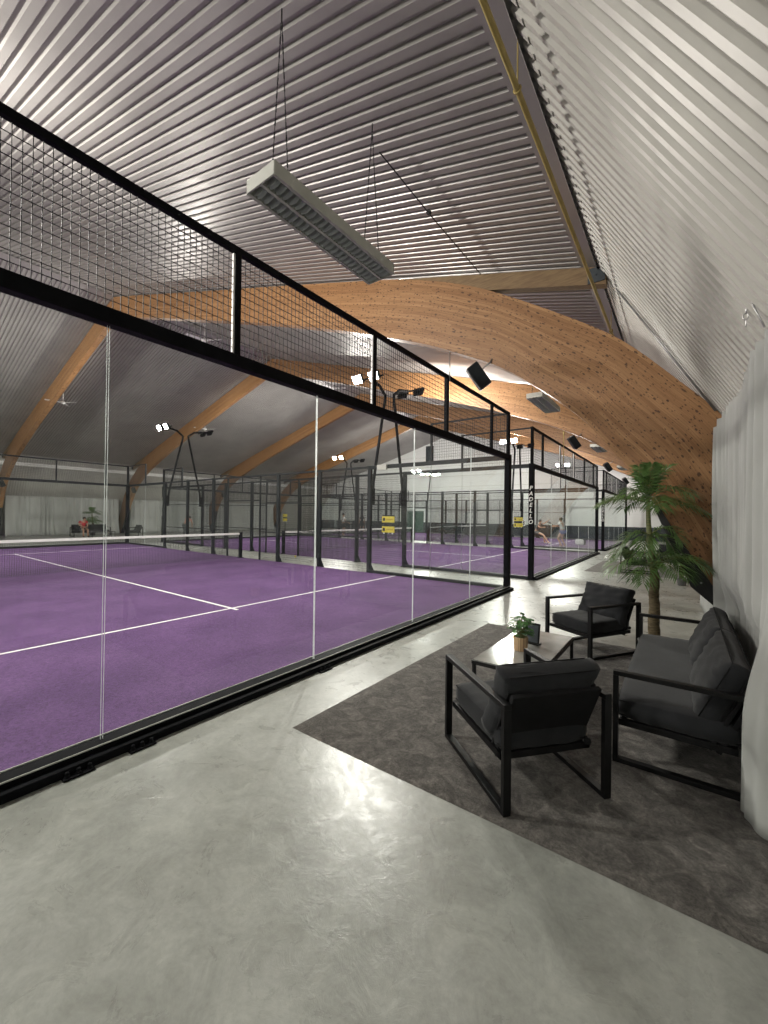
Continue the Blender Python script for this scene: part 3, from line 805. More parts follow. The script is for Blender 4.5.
# ------------------------------------------------------------------ lounge furniture
def make_seat(name, W, ncush, label, cat, D=.84):
    H = .61; r = empty(name, (0,0,0), 0, label, cat); t = .046; w = .030
    for s_ in (-1,1):
        x = s_*(W/2-t/2)
        mb = MB()
        mb.box((x-t/2,D/2-w,.03),(x+t/2,D/2,H-.03)); mb.box((x-t/2,-D/2,.03),(x+t/2,-D/2+w,H-.03))
        mb.box((x-t/2,-D/2,H-.030),(x+t/2,D/2,H),.003); mb.box((x-t/2,-D/2,0),(x+t/2,D/2,.030),.003)
        mb.build('side_frame','frame',r)
    mb = MB(); y1 = D/2-.03; y0 = -D/2+.12
    for y in (y1-.02, y0+.02): mb.box((-W/2+t,y-.02,.235),(W/2-t,y+.02,.275),.003)
    for s_ in (-1,1): mb.box((s_*(W/2-t-.02)-.02,y0,.235),(s_*(W/2-t-.02)+.02,y1,.275),.003)
    for k in range(6): mb.box((-W/2+t,y0+.10+k*.10-.02,.262),(W/2-t,y0+.10+k*.10+.02,.272))
    mb.build('seat_frame','frame',r)
    R = Matrix.Rotation(radians(24), 3, 'X')     # lean of the back
    mb = MB()
    c = Vector((0,-D/2+.17,.42))
    for z in (-.14,-.02,.10,.20): mb.obox(c+R@Vector((0,-.0,z)), (W-2*t-.02,.018,.05), R, .002)
    for s_ in (-1,1): mb.obox(c+R@Vector((s_*(W/2-t-.03),0,.02)), (.035,.022,.46), R, .002)
    mb.obox(c+R@Vector((0,.016,.04)), (W-2*t-.05,.006,.42), R, .002)
    mb.obox(c+R@Vector((0,-.045,.03)), (W-2*t-.03,.03,.47), R, .006)
    mb.build('back_frame','fabric_dark',r)
    iw = W-2*t-.03
    mb = MB(); mb.cushion((iw,.66,.15),(0,.035,.345),None,.16,16,.004,1); s = mb.build('seat_cushion','fabric',r)
    mb = MB()
    for z in (.395,.30):
        a = iw/2*.995; b = .33*.995; P = [(-a,-b+.035,z),(a,-b+.035,z),(a,b+.035,z),(-a,b+.035,z)]
        mb.tube(P, .0042, 6, closed=True)
    mb.build('piping','fabric_dark',s)
    cw = iw/ncush
    for i in range(ncush):
        xc = -iw/2+cw*(i+.5); mb = MB()
        cc = Vector((xc,-D/2+.19,.555))
        R2 = R @ Matrix.Rotation(radians(90),3,'X')
        mb.cushion((cw*(1.10 if ncush == 1 else .99),.44,.20), cc, R2, .50, 20, .012, 3+i, .05)
        b_ = mb.build('back_cushion','fabric',r)
        mb = MB(); a = cw*.99/2; h = .22
        for off in (.050,-.050):
            P = [cc+R2@Vector((x_*a*.985,y_*h*.985,off)) for x_,y_ in ((-1,-1),(1,-1),(1,1),(-1,1))]
            mb.tube(P, .0042, 6, closed=True)
        mb.build('piping','fabric_dark',b_)
    # tie straps at the lower back
    for s_ in (-1,1):
        mb = MB(); mb.lathe([(0,.02),(.018,.015),(.022,0),(.018,-.015),(0,-.02)],(s_*(iw/2-.02),-D/2+.10,.29),8); mb.build('tie_knot','fabric_dark',r)
    return r
chair = make_seat('lounge_chair', .70, 1, 'black framed lounge chair in the foreground, its charcoal back to the camera', 'armchair')
def place(o, a, b, c):
    """a: front-left foot?, generic: centre and heading"""
    pass
# chair in the foreground: faces up-left
def heading(dx, dy): return math.atan2(dy, dx)-pi/2
chair.location = (-.88,2.735,.012); chair.rotation_euler = (0,0,heading(-.63,.53))
c2 = copy_tree(chair, None, (-.93,5.72,.012), heading(-.40,-.66), 'black framed lounge chair on the far side of the glass table, facing the camera')
sofa = make_seat('lounge_sofa', 2.10, 2, 'black framed charcoal sofa against the pale curtain on the right', 'sofa', .77)
sofa.location = (.005,4.21,.012); sofa.rotation_euler = (0,0,heading(-1,0))

# glass coffee table
tb = empty('coffee_table', (-1.195,3.96,.012), 0, 'low glass topped coffee table with black legs on the dark rug', 'table')
mb = MB(); mb.box((-.275,-.635,.392),(.275,.635,.402),.002); mb.build('tabletop','tableglass',tb)
mb = MB(); 
for s_ in (-1,1): mb.box((s_*.275-.0125,-.635,.362),(s_*.275+.0125,.635,.391),.002); mb.box((-.275,s_*.635-.0125,.362),(.275,s_*.635+.0125,.391),.002)
mb.build('table_frame','frame',tb)
for sx in (-1,1):
    for sy in (-1,1):
        mb = MB(); mb.box((sx*.265-.014,sy*.625-.014,0),(sx*.265+.014,sy*.625+.014,.37),.002); mb.build('leg','frame',tb)
# potted herb on the table
pl = empty('potted_plant', (-1.22,3.83,.4145), 0, 'small leafy green plant in a pale wooden slat pot on the glass table', 'plant')
mb = MB(); mb.lathe([(0,0),(.058,0),(.062,.01),(.070,.12),(.070,.125),(.062,.125),(.058,.10),(0,.10)],(0,0,0),28); mb.build('slat_pot','basket',pl)
mb = MB(); mb.lathe([(0,.105),(.06,.103)],(0,0,0),16); mb.build('soil','soil',pl)
mb = MB(); mbs = MB(); rnd = random.Random(4)
for i in range(90):
    a = rnd.uniform(0,2*pi); rr = .115*math.sqrt(rnd.uniform(.02,1)); z = .15+.17*rnd.random()*(1-(rr/.14)**2*.55)
    if rnd.random() < .15: z += .03
    p = Vector((rr*cos(a),rr*sin(a),z)); L = rnd.uniform(.045,.07); wd = L*.40
    d = Vector((cos(a),sin(a),rnd.uniform(-.5,.5))).normalized(); x = d.cross(Vector((0,0,1))).normalized(); n_ = x.cross(d)
    base = p-d*L*.4
    def fn(u, v, base=base, d=d, x=x, n_=n_, L=L, wd=wd):
        w = wd*math.sin(pi*min(1,u*.93+.05))**.8*(1-.2*u); s_ = (v-.5)*2
        return base+d*(L*u)+x*(w*s_)+n_*(.25*wd*abs(s_)-.25*L*u*u)
    mb.grid(fn, 5, 2)
    mbs.tube([Vector((rnd.uniform(-.02,.02),rnd.uniform(-.02,.02),.10)), Vector((rr*.5*cos(a),rr*.5*sin(a),z*.8)), base], .0016, 4)
mb.build('leaves','leaf',pl); mbs.build('stems','palmstem',pl)
fr = empty('table_frame_card', (-1.19,4.10,.4145), radians(-12), 'dark menu holder standing behind the small plant on the glass table', 'card holder')
fr.name = 'menu_holder'
mb = MB(); R = Matrix.Rotation(radians(-8),3,'X'); mb.obox((0,.0,.10),(.15,.012,.20),R,.002); mb.build('board','frame',fr)
mb = MB(); mb.box((-.075,-.04,0),(.075,.04,.010),.002); mb.build('stand','frame',fr)
mb = MB(); mb.obox((0,-.008,.10),(.125,.002,.165),R); mb.build('printed_card','slate',fr)

# rugs
def rug(x0, y0, x1, y1, label, name='area_rug'):
    mb = MB(); nx, ny = 60, 60; rnd = random.Random(2); W, L = x1-x0, y1-y0
    def fn(u, v): 
        e = min(u,1-u,v,1-v); z = .012*min(1, e*60) + (.0015*sin(37*u+11*v)*sin(29*v-7*u) if e > .02 else 0)
        return (W*u, L*v, z if e > 0 else .001)
    mb.grid(fn, nx, ny); mb.box((0.004,.004,0.0005),(W-.004,L-.004,.0015)); o = mb.build(name,'rug'); o.location = (x0,y0,0)
    return tag(o, label, 'rug')
rug(-2.43,2.14,.36,6.06,'large dark taupe shaggy rug under the foreground seating')
rug(-2.48,13.8,.15,17.6,'dark rug under the distant seating beyond the tall palm')

# tall palm
def frond(mbL, mbS, base, az, L, lift, droop, nl=17, leaf=.2, w=.011, seed=0):
    rnd = random.Random(seed); pts = []
    d = Vector((cos(az),sin(az),0))
    for i in range(nl+1):
        t = i/nl; r_ = L*(t*cos(lift) + .0) ; 
        z = L*(t*sin(lift)) - droop*L*t*t
        r_ *= (1-.10*t*droop)
        pts.append(Vector(base)+d*r_+Vector((0,0,z)))
    mbS.tube(pts, [.007*(1-.8*i/nl)+.0012 for i in range(nl+1)], 5)
    side = Vector((-sin(az),cos(az),0))
    for i in range(3, nl+1):
        t = i/nl; tan = (pts[i]-pts[i-1]).normalized(); ll = leaf*(.55+.9*math.sin(pi*min(1,(t*.85+.12)))**1)*(1 if t < .9 else .8)
        up = side.cross(tan).normalized()
        if up.z < 0: up = -up
        for s_ in (-1,1):
            ld = (side*s_*.85 + tan*(.55+.5*t) + up*rnd.uniform(.0,.30)).normalized(); L2 = ll*rnd.uniform(.85,1.1)
            wv = ld.cross(up).normalized()*w
            p = pts[i]; q1 = p+ld*L2*.45-Vector((0,0,.02*L2)); q2 = p+ld*L2-Vector((0,0,(.28+.25*rnd.random())*L2))
            a = mbL.bm.verts.new(p); b1 = mbL.bm.verts.new(q1+wv); b2 = mbL.bm.verts.new(q1-wv); m_ = mbL.bm.verts.new(q1+up*.004); c = mbL.bm.verts.new(q2)
            for f in ((a,b1,m_),(a,m_,b2),(b1,c,m_),(m_,c,b2)):
                ff = mbL.bm.faces.new(f); ff.smooth = True
def sqz(m):
    for v in m.bm.verts:
        if v.co.y > .28: v.co.y = .28+(v.co.y-.28)*.38
def make_palm(seed=1, fronds=None):
    r = empty('potted_palm', (0,0,0)); rnd = random.Random(seed)
    mb = MB(); mb.lathe([(0,0),(.115,0),(.125,.01),(.155,.24),(.16,.26),(.145,.26),(.135,.235),(0,.235)],(0,0,0),28); mb.build('pot','pot',r)
    mb = MB(); mb.lathe([(0,.242),(.136,.238)],(0,0,0),20); mb.build('soil','soil',r)
    mb = MB(); pts = [Vector((.004*sin(i),.004*cos(i*1.3),.24+i*.05)) for i in range(17)]
    mb.tube(pts, [.060-.001*i+(.004 if i%2 else 0) for i in range(17)], 12); mb.build('trunk','palmbark',r)
    mb = MB(); mb.tube([(0,0,1.02),(-.02,0,1.15),(-.04,.0,1.35),(-.06,0,1.6),(-.065,0,1.78),(-.065,0,1.86)], [.040,.038,.030,.026,.022,.010], 10)
    mb.build('crown_stem','palmstem',r)
    mbL, mbS = MB(), MB(); k = 0
    for az in [i*2*pi/10+.2 for i in range(10)]:
        k += 1; frond(mbL, mbS, (0,0,1.08+.03*(k%4)), az+rnd.uniform(-.15,.15), rnd.uniform(.58,.74), rnd.uniform(.45,.75), rnd.uniform(.55,.95), 21, .20, .0085, k)
    for m_ in (mbL, mbS): sqz(m_)
    mbL.build('lower_fronds','palmleaf',r); mbS.build('lower_frond_stems','palmstem',r)
    mbL, mbS = MB(), MB()
    for az in (-.5, .6, 2.0, 3.6, 4.6):
        k += 1; frond(mbL, mbS, (-.04,0,1.40+.03*(k%3)), az, rnd.uniform(.42,.55), rnd.uniform(.5,.9), rnd.uniform(.8,1.2), 19, .18, .0085, k)
    for i in range(9):
        az = i*2*pi/9+.1; k += 1; frond(mbL, mbS, (-.065,0,1.78+.01*i), az, rnd.uniform(.52,.68), rnd.uniform(.35,.8), rnd.uniform(.4,.75), 21, .19, .0085, k)
    for i in range(7):
        az = i*2*pi/7+.5; k += 1; frond(mbL, mbS, (-.065,0,1.84), az, rnd.uniform(.54,.68), rnd.uniform(1.15,1.42), rnd.uniform(.20,.42), 22, .18, .0085, k)
    for m_ in (mbL, mbS): sqz(m_)
    mbL.build('upper_fronds','palmleaf',r); mbS.build('upper_frond_stems','palmstem',r)
    return r
pm = make_palm(); pm.location = (-.265,5.56,.0); tag(pm,'tall potted palm between the sofa and the nearest timber arch','palm')

# ------------------------------------------------------------------ curtains
def smooth(a, b, x):
    t = max(0, min(1, (x-a)/(b-a))); return t*t*(3-2*t)
def curtain(name, fx, y0, y1, ztop, label, ny=420, nz=26, fold=.030, th=.002, group=None, flip=1, wl=.15):
    mb = MB()
    def ph(y): return 2*pi*(y/wl + .45*sin(y*2.3) + .3*sin(y*5.1))
    def fn(u, v):
        y = y0+(y1-y0)*u; zt = ztop(y); z = .006+(zt-.006)*v
        amp = fold*(.6+.4*(1-v))*(.65+.35*sin(y*3.7+1)+.25*sin(y*9.1+z*.8))*(1-.6*(math.exp(-((y-3.1)/.3)**2) if wl < .3 else 0))
        x = fx(y, z)+flip*amp*sin(ph(y)+.5*sin(z*1.3+y)) + flip*.010*sin(2.1*ph(y)+z)
        return (x, y+.018*cos(ph(y))*(1-v)+.012*sin(z*2+y*3), z)
    mb.grid(fn, ny, nz); o = mb.build(name,'curtain')
    md = o.modifiers.new('t','SOLIDIFY'); md.thickness = .002
    return tag(o, label, 'curtain', group)
def cx1(y, z):
    base = .385 - .02*smooth(4.0,5.9,y)
    base -= (.095)*smooth(4.6,5.9,y)*(.4+.6*smooth(0,2.4,z))
    b = .118*math.exp(-((y-3.05)/.14)**2)*(1-smooth(.5,1.3,z)) 
    b += .02*smooth(3.3,2.6,y)*0
    base += .10*smooth(3.14,3.24,y)*smooth(5.45,5.25,y)*smooth(1.1,.8,z)
    return base-b
def ct1(y): return 2.74-.20*smooth(4.9,5.95,y)
curtain('hall_curtain', cx1, 1.2, 5.95, ct1, 'long pale grey curtain hanging beside the sofa at the right edge', 620, 34, .062, wl=.18)
curtain('hall_curtain', lambda y,z: .34-.06*smooth(8.6,9.9,y)*(1-smooth(0,1.6,z)), 6.45, 9.9, lambda y: 2.6, 'pale curtain showing low down behind the foot of the nearest arch', 340, 20)
# curtain track, hooks and dangling chain
ct = empty('curtain_track', (0,0,0), 0, 'thin curtain track with hooks along the steep wall above the pale curtain', 'curtain rail')
mb = MB(); mb.tube([(.42,1.2,2.77),(.42,4.7,2.77),(.36,5.4,2.68),(.31,5.95,2.57)], .011, 8); mb.build('rail','white',ct)
mb = MB()
for i in range(30):
    y = 1.4+i*.152; x = .42 if y < 4.7 else .42-.09*(y-4.7)/1.2; z = 2.77 if y < 4.7 else 2.77-.17*(y-4.7)/1.2
    mb.tube([(x,y,z-.03),(x-.012,y,z),(x,y,z+.022),(x+.010,y,z+.005)], .003, 5)
h_ = mb.build('hooks','steel',ct)
ch = empty('dangling_chain', (.30,3.22,3.0), 0, 'short steel chain dangling from the steep wall above the pale curtain', 'chain')
mb = MB()
def link(c, ax, ln=.045, w=.012, r_=.0035):
    P = []
    for k in range(12):
        a = 2*pi*k/12; u_ = w*cos(a)/1.0; z = (ln/2)*sin(a)
        P.append((c[0]+(u_ if ax == 0 else 0), c[1]+(u_ if ax else 0), c[2]+z))
    mb.tube(P, r_, 5, closed=True)
for i in range(4): link((-.0,.09,-.02-.040*i), i%2)
mb.build('links','steel',ch)
mb = MB(); mb.tube([(0,.09,.01),(0,.06,.035),(0,.0,.045),(.02,-.05,-.10),(.06,-.12,-.26)], .005, 6); mb.build('cable','steel',ch)
# far curtains on the opposite wall
fx2 = lambda y,z: mir(.20) + .25*smooth(.9,0,z)*math.exp(-((y%3.6)-1.8)**2/.6)
k = 0
for (y0,y1,lb) in ((6.5,12.9,'pale curtain along the opposite wall, left of the second arch leg'),(13.7,20.1,'pale curtain along the opposite wall, between the second and third arch legs'),(20.9,27.3,'pale curtain along the opposite wall, beyond the third arch leg'),(1.0,5.8,'pale curtain along the opposite wall, at the left picture edge')):
    curtain('hall_curtain', fx2, y0, y1, lambda y: 2.6, lb, 300, 14, .09, group=None, flip=-1, wl=.34)

# ------------------------------------------------------------------ distant lounge on the right, beyond the arch
copy_tree(chair, None, (-1.15,14.5,.012), heading(1,.1), 'black lounge chair on the distant rug beyond the tall palm, left of the pair')
copy_tree(chair, None, (-.35,16.2,.012), heading(0,-1), 'black lounge chair on the distant rug, beyond the other one')
pm2 = copy_tree(pm, None, (-.03,12.5,0), .7, 'potted palm in a pale pot beyond the nearest arch'); pm2.scale = (.68,.68,.68)
# opposite lounge
copy_tree(sofa, None, (-32.0,10.35,.0), heading(1,0), 'dark sofa at the opposite side of the hall under the red shirted person')
copy_tree(chair, None, (-30.2,12.3,.0), heading(0,-1), 'dark lounge chair at the opposite side of the hall, right of the sofa')
copy_tree(tb, None, (-29.6,10.2,.0), 0, 'low dark table in front of the sofa at the opposite side of the hall')
pm3 = copy_tree(pm, None, (-32.7,10.7,0), 1.9, 'palm at the opposite side of the hall behind the red shirted person')
pm3.scale = (1.1,1.1,.85)

# ------------------------------------------------------------------ score boards
def make_board():
    r = empty('score_board', (0,0,0))
    for z in (0,.33):
        mb = MB(); mb.box((-.25,-.02,z),(.25,.0,z+.20),.006); p = mb.build('yellow_panel','yellow',r)
        mb = MB(); mb.box((-.21,-.024,z+.05),(-.12,-.0205,z+.15),.002); mb.build('mark','darkcloth',p)
        mb = MB(); mb.box((-.07,-.023,z+.075),(.20,-.0205,z+.125)); mb.build('print','darkyellow',p)
    mb = MB(); mb.box((-.23,-.012,.20),(.23,.0,.33)); mb.box((-.23,-.012,.53),(.23,.0,.58)); mb.build('dark_panel','darksteel',r)
    for x in (-.17,.17):
        mb = MB(); mb.lathe([(0,0),(.025,0),(.025,.04),(0,.04)],(x,-.01,-.045),10); mb.build('foot_cap','white',r)
    mb = MB(); mb.box((-.02,0.0,-.05),(.02,.03,.70)); mb.build('back_bar','steel',r)
    return r
sb = make_board(); sb.location = (-7.80,10.94-.09,1.08); tag(sb,'double yellow score board on the fence of the middle court, nearest and largest','score board')
copy_tree(sb, None, (-7.40,22.75-.09,1.30-.22), None, 'double yellow score board further back, seen between the two corner posts')
s3 = copy_tree(sb, None, (-24.9,20.9,1.08), None, 'double yellow score board far off to the left, behind the nearest net')
mb = MB(); mb.tube([(0,.015,-1.08),(0,.015,-.04)], .02, 8); mb.lathe([(0,0),(.16,0),(.16,.02),(0,.02)],(0,.015,-1.08),16); mb.build('stand','darksteel',s3)
n3 = empty('number_sign', (-7.12,22.66,1.15), 0, 'round white plate with a black figure 3 beside the further score board', 'sign')
mb = MB(); mb.box((-.10,-.012,0),(.10,0,.34),.01); mb.build('plate','white',n3)
T3 = text_mesh('3', .36, 'darkcloth', 1, .002); o = bpy.data.objects.new('numeral', T3); COL.objects.link(o); o.parent = n3; o.location = (0,-.014,.04); o.rotation_euler = (pi/2,0,0)
n3['label'] = 'white plate with a black figure 3 beside the further score board'

# ball on the aisle by the middle court fence
mb = MB(); bmesh.ops.create_icosphere(mb.bm, subdivisions=3, radius=.034); 
for f in mb.bm.faces: f.smooth = True
o = mb.build('padel_ball','yellow'); o.location = (-11.89,10.5,.034); tag(o,'small pale ball lying on the aisle floor by the middle court fence','ball')

# ------------------------------------------------------------------ people
def skin_mesh(name, nodes, edges, mat, parent, root, sub=2):
    me = bpy.data.meshes.new(name); keys = list(nodes); idx = {k:i for i,k in enumerate(keys)}
    me.from_pydata([nodes[k][0] for k in keys], [(idx[a],idx[b]) for a,b in edges], [])
    ob = bpy.data.objects.new(name, me); COL.objects.link(ob)
    ob.modifiers.new('s','SKIN'); sv = me.skin_vertices[0].data
    for k in keys:
        rr = nodes[k][1]; sv[idx[k]].radius = (rr,rr) if not isinstance(rr,tuple) else rr; sv[idx[k]].use_root = (k == root)
    m2 = ob.modifiers.new('b','SUBSURF'); m2.levels = sub; m2.render_levels = sub
    bpy.context.view_layer.update()
    mesh = bpy.data.meshes.new_from_object(ob.evaluated_get(bpy.context.evaluated_depsgraph_get()))
    bpy.data.objects.remove(ob); mesh.name = name; mesh.materials.clear(); mesh.materials.append(M[mat])
    for p in mesh.polygons: p.use_smooth = True
    o = bpy.data.objects.new(name, mesh); COL.objects.link(o); o.parent = parent; return o
def person(label, loc, rz, J, shirt, shorts, hair='hair', sleeve=.6, leg=.5, shoes='whitecloth', hold=None, skirt=False):
    """J: joints in metres, x right, y forward, z up"""
    p = empty('person', loc, rz, label, 'person'); V = {k: Vector(v) for k, v in J.items()}
    N = {}; E = []
    N['pelvis'] = (V['pelvis'], (.125,.095)); N['belly'] = ((V['pelvis']*.55+V['chest']*.45), (.115,.085)); N['chest'] = (V['chest'], (.15,.10))
    N['neck'] = (V['neck'], .055); N['head0'] = (V['neck']*.55+V['head']*.45, .062); N['head'] = (V['head'], (.078,.09)); 
    hd = (V['head']-V['neck']).normalized(); N['crown'] = (V['head']+hd*.085, .06)
    N['nose'] = (V['head']+Vector((0,.095,-.01)), .014)
    E += [('pelvis','belly'),('belly','chest'),('chest','neck'),('neck','head0'),('head0','head'),('head','crown'),('head','nose')]
    for s_, sg in (('l',-1),('r',1)):
        N['sh'+s_] = (V['sh'+s_], .058); N['el'+s_] = (V['el'+s_], .042); N['wr'+s_] = (V['wr'+s_], .028)
        d = (V['wr'+s_]-V['el'+s_]).normalized(); pal = V['wr'+s_]+d*.07; N['pa'+s_] = (pal, (.036,.018))
        E += [('chest','sh'+s_),('sh'+s_,'el'+s_),('el'+s_,'wr'+s_),('wr'+s_,'pa'+s_)]
        sd = d.cross(Vector((0,1,.3))).normalized()
        if sd.length < .1: sd = Vector((1,0,0))
        bend = sd.cross(d).normalized()
        for i, ln in enumerate((.070,.080,.075,.058)):
            o_ = sd*(-.027+.018*i); a = 'f%d%s' % (i,s_); N[a] = (pal+d*.03+o_, .010); N[a+'b'] = (pal+d*(.03+ln*.55)+o_+bend*.010, .009); N[a+'c'] = (pal+d*(.03+ln*.85)+o_+bend*.032, .008)
            E += [('pa'+s_,a),(a,a+'b'),(a+'b',a+'c')]
        N['th'+s_] = (pal-d*.02-sd*.045+bend*.01, .011); N['th'+s_+'b'] = (pal+d*.02-sd*.062+bend*.025, .009); E += [('pa'+s_,'th'+s_),('th'+s_,'th'+s_+'b')]
        N['hi'+s_] = (V['pelvis']+Vector((sg*.09,0,-.05)), .09); N['kn'+s_] = (V['kn'+s_], .057); N['an'+s_] = (V['an'+s_], .040)
        sh_ = (V['kn'+s_]*.6+V['an'+s_]*.4); N['ca'+s_] = (sh_, .052)
        fwd = V.get('toe'+s_, V['an'+s_]+Vector((0,.15,-.06))); N['toe'+s_] = (fwd, (.035,.025)); N['heel'+s_] = (V['an'+s_]+Vector((0,-.03,-.055)), .03)
        E += [('pelvis','hi'+s_),('hi'+s_,'kn'+s_),('kn'+s_,'ca'+s_),('ca'+s_,'an'+s_),('an'+s_,'toe'+s_),('an'+s_,'heel'+s_)]
    skin_mesh('body', N, E, 'skin', p, 'pelvis', 1)
    g = .014
    def gr(k, extra=g):
        r_ = N[k][1]; return tuple(x+extra for x in r_) if isinstance(r_, tuple) else r_+extra
    SN = {k: (N[k][0], gr(k)) for k in ('belly','chest')}; SN['pelvis'] = (N['pelvis'][0]+Vector((0,0,.02)), gr('pelvis',.018)); SE = [('pelvis','belly'),('belly','chest')]
    SN['col'] = (N['chest'][0]*.45+N['neck'][0]*.55, .07); SE.append(('chest','col'))
    for s_ in 'lr':
        SN['sh'+s_] = (N['sh'+s_][0], gr('sh'+s_)); SN['sl'+s_] = (V['sh'+s_].lerp(V['el'+s_], sleeve), .058); SE += [('chest','sh'+s_),('sh'+s_,'sl'+s_)]
    skin_mesh('shirt', SN, SE, shirt, p, 'pelvis', 1)
    TN = {'pelvis': (N['pelvis'][0], gr('pelvis',.012))}; TE = []
    for s_ in 'lr':
        TN['hi'+s_] = (N['hi'+s_][0], gr('hi'+s_,.016)); 
        if leg <= 1: TN['kn'+s_] = (N['hi'+s_][0].lerp(V['kn'+s_], leg), .085 if leg < .9 else .072); TE += [('pelvis','hi'+s_),('hi'+s_,'kn'+s_)]
        else: TN['kn'+s_] = (V['kn'+s_], .073); TN['an'+s_] = (V['kn'+s_].lerp(V['an'+s_], .9), .056); TE += [('pelvis','hi'+s_),('hi'+s_,'kn'+s_),('kn'+s_,'an'+s_)]
    skin_mesh('shorts' if leg <= 1 else 'trousers', TN, TE, shorts, p, 'pelvis', 1)
    for s_ in 'lr':
        a = V['an'+s_]; t_ = N['toe'+s_][0]
        skin_mesh('shoe', {'a':(a+Vector((0,-.02,-.045)),(.045,.038)),'b':(t_.lerp(a,.35)+Vector((0,0,-.02)),(.046,.033)),'c':(t_,(.040,.028))}, [('a','b'),('b','c')], shoes, p, 'a', 1)
    mb = MB(); bmesh.ops.create_uvsphere(mb.bm, u_segments=16, v_segments=10, radius=1)
    c = V['head']+hd*.035+Vector((0,-.022,0))
    for v in mb.bm.verts: v.co = Vector((v.co.x*.092, v.co.y*.098, v.co.z*.095))+c
    for f in mb.bm.faces: f.smooth = True
    mb.build('hair', hair, p)
    return p
def stand(**kw):
    J = dict(pelvis=(0,0,.95), chest=(0,.0,1.30), neck=(0,0,1.48), head=(0,.01,1.63), shl=(-.19,0,1.42), shr=(.19,0,1.42), ell=(-.25,0,1.13), elr=(.25,0,1.13), wrl=(-.27,.08,.88), wrr=(.27,.08,.88),
             knl=(-.11,.03,.50), knr=(.11,.03,.50), anl=(-.12,-.02,.085), anr=(.12,-.02,.085), toel=(-.13,.14,.035), toer=(.13,.14,.035)); J.update(kw); return J
def sit(**kw):
    J = dict(pelvis=(0,0,.53), chest=(0,.02,.90), neck=(0,.04,1.07), head=(0,.07,1.22), shl=(-.19,.02,1.01), shr=(.19,.02,1.01), ell=(-.24,.10,.76), elr=(.24,.10,.76), wrl=(-.10,.28,.72), wrr=(.10,.28,.72),
             knl=(-.12,.44,.50), knr=(.12,.44,.50), anl=(-.13,.46,.085), anr=(.13,.46,.085), toel=(-.14,.62,.035), toer=(.14,.62,.035)); J.update(kw); return J
def racket(loc, R, label):
    r = empty('padel_racket', loc, 0, label, 'racket'); mb = MB()
    P = [R@Vector((.115*cos(a),0,.30+.13*sin(a))) for a in [2*pi*k/20 for k in range(20)]]; mb.tube(P, .018, 8, closed=True)
    mb.build('rim','darkcloth',r)
    mb = MB(); n = 20
    for y in (-.014,.014):
        vs = [mb.bm.verts.new(R@Vector((.11*cos(2*pi*k/n),y,.30+.125*sin(2*pi*k/n)))) for k in range(n)]; mb.bm.faces.new(vs)
    mb.build('face','slate',r)
    mb = MB(); mb.tube([R@Vector((0,0,-.06)),R@Vector((0,0,.08)),R@Vector((0,0,.17))], [.016,.015,.03], 8); mb.build('handle','darkcloth',r)
    return r
person('person in a red shirt seated on the dark sofa across the hall', (-31.5,9.75,.0), heading(1,.05), sit(chest=(0,.10,.88),neck=(0,.16,1.03),head=(0,.22,1.16),wrl=(-.08,.40,.66),wrr=(.08,.40,.66)), 'red', 'darkcloth', leg=.7, shoes='darkcloth')
person('person in a salmon shirt bending forward in the far aisle between the posts', (-27.0,14.2,.0), heading(-.5,.86), stand(pelvis=(0,-.12,.88),chest=(0,.18,1.12),neck=(0,.33,1.22),head=(0,.44,1.30),shl=(-.19,.26,1.19),shr=(.19,.26,1.19),ell=(-.22,.36,.93),elr=(.22,.36,.93),wrl=(-.15,.48,.75),wrr=(.15,.48,.75)), 'salmon', 'greycloth', leg=2, shoes='darkcloth')
pw = person('person in a white shirt and dark shorts standing on the farthest court', (-21.0,23.3,.012), heading(.45,.9), stand(wrr=(.33,.28,1.02),elr=(.27,.05,1.15),knr=(.13,.08,.5)), 'whitecloth', 'darkcloth', leg=.75)
rwp = Matrix.Rotation(radians(70),3,'X')
racket(pw.matrix_basis @ Vector((.35,.36,1.02)), Matrix.Rotation(heading(.45,.9),3,'Z')@rwp, 'dark racket held by the white shirted player on the farthest court')
person('person in dark clothes standing near the far wall, left of the white shirted player', (-23.5,28.6,.012), heading(.2,-1), stand(), 'darkcloth', 'darkcloth', leg=.8)
pg = person('person in a white top and blue shorts playing on the farthest court', (-5.42,24.0,.012), heading(-.9,.3), stand(pelvis=(0,-.05,.88),chest=(0,.02,1.20),neck=(0,.05,1.36),head=(0,.08,1.50),shl=(-.17,.03,1.31),shr=(.17,.03,1.31),ell=(-.2,.22,1.12),elr=(.22,.2,1.10),wrl=(-.10,.42,1.12),wrr=(.10,.44,1.13),knl=(-.13,.16,.47),knr=(.13,.10,.47),anl=(-.14,-.06,.085),anr=(.16,-.1,.085),toel=(-.14,.1,.035),toer=(.16,.06,.035)), 'whitecloth', 'blue', leg=.45)
hg = heading(-.9,.3)
racket(pg.matrix_basis @ Vector((.06,.52,1.16)), Matrix.Rotation(hg,3,'Z')@Matrix.Rotation(radians(-60),3,'X'), 'dark racket held out by the player in blue shorts')
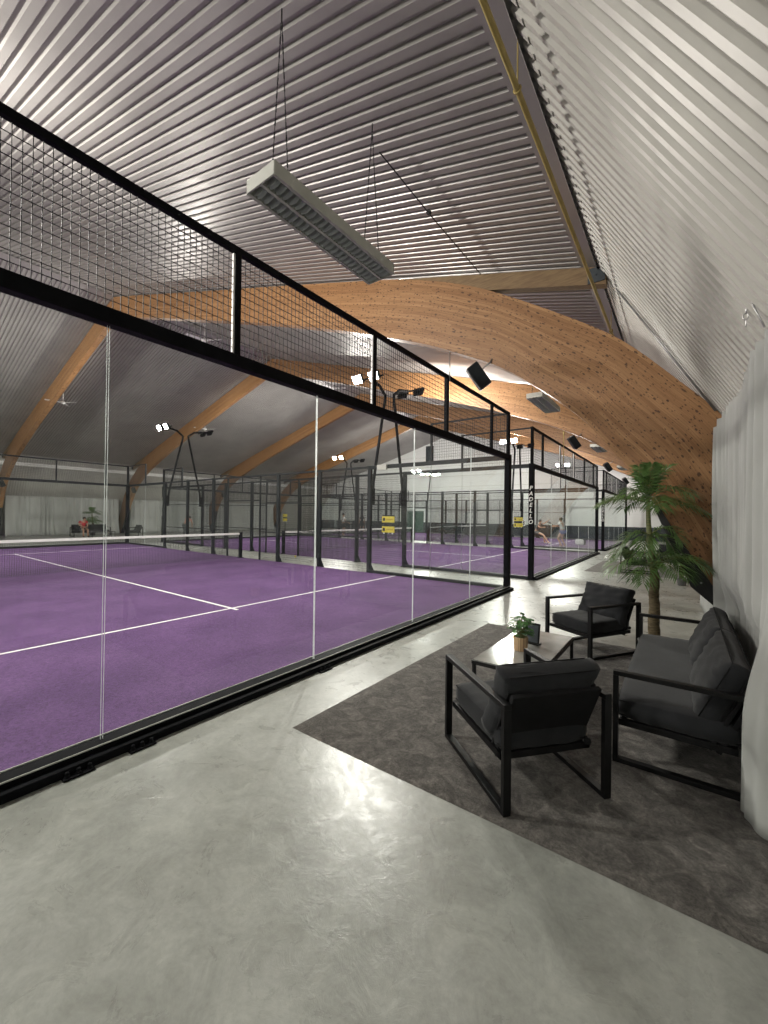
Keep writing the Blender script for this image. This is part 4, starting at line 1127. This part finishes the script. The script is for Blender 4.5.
person('person in grey clothes with white socks lunging just right of the lettered corner post', (-7.25,26.2,.012), heading(.9,-.2), stand(pelvis=(0,-.2,.72),chest=(0,-.05,1.05),neck=(0,.02,1.21),head=(0,.06,1.36),shl=(-.19,-.02,1.17),shr=(.19,-.02,1.17),ell=(-.3,.2,1.25),elr=(.3,.15,1.0),wrl=(-.3,.42,1.42),wrr=(.25,.38,1.0),knl=(-.16,.22,.50),knr=(.18,.35,.55),anl=(-.2,.25,.085),anr=(.26,.75,.085),toel=(-.2,.41,.035),toer=(.28,.9,.06)), 'greycloth', 'greycloth', leg=.6)
bg = empty('kit_bag', (-5.0,26.5,.012), .4, 'small white kit bag with a dark end on the farthest court', 'bag')
mb = MB(); mb.cushion((.42,.26,.34),(0,0,.17),None,.25,10,.004,2); mb.build('body','whitecloth',bg)
mb = MB(); mb.cushion((.16,.24,.32),(.25,0,.16),None,.25,10,.004,2); mb.build('dark_end','darkcloth',bg)
mb = MB(); mb.tube([(-.12,0,.33),(-.08,0,.42),(.08,0,.42),(.12,0,.33)], .012, 6); mb.build('handle','darkcloth',bg)

# ------------------------------------------------------------------ camera, world, view
cam = bpy.data.cameras.new('camera'); co = bpy.data.objects.new('camera', cam); COL.objects.link(co)
yaw, pitch, roll, h, f = .6344, .0071, .0123, 1.6567, 407.3729
fw = Vector((-sin(yaw)*cos(pitch), cos(yaw)*cos(pitch), sin(pitch))); r0 = Vector((cos(yaw),sin(yaw),0)); u0 = r0.cross(fw)
r_ = r0*cos(roll)+u0*sin(roll); u_ = r_.cross(fw)
mat = Matrix((r_, u_, -fw)).transposed().to_4x4(); mat.translation = Vector((0,0,h)); co.matrix_world = mat
cam.sensor_fit = 'HORIZONTAL'; cam.sensor_width = 36; cam.lens = 36*f/768; cam.clip_start = .05; cam.clip_end = 200
S.camera = co
w = bpy.data.worlds.new('world'); S.world = w; w.use_nodes = True
w.node_tree.nodes['Background'].inputs[0].default_value = (.6,.62,.65,1); w.node_tree.nodes['Background'].inputs[1].default_value = .15
S.view_settings.view_transform = 'Standard'; S.view_settings.look = 'None'; S.view_settings.gamma = 1; S.view_settings.use_curve_mapping = False
S.view_settings.exposure = 1.35
try:
    S.cycles.transparent_max_bounces = 48; S.cycles.max_bounces = 10; S.cycles.diffuse_bounces = 6; S.cycles.glossy_bounces = 4
except Exception: pass
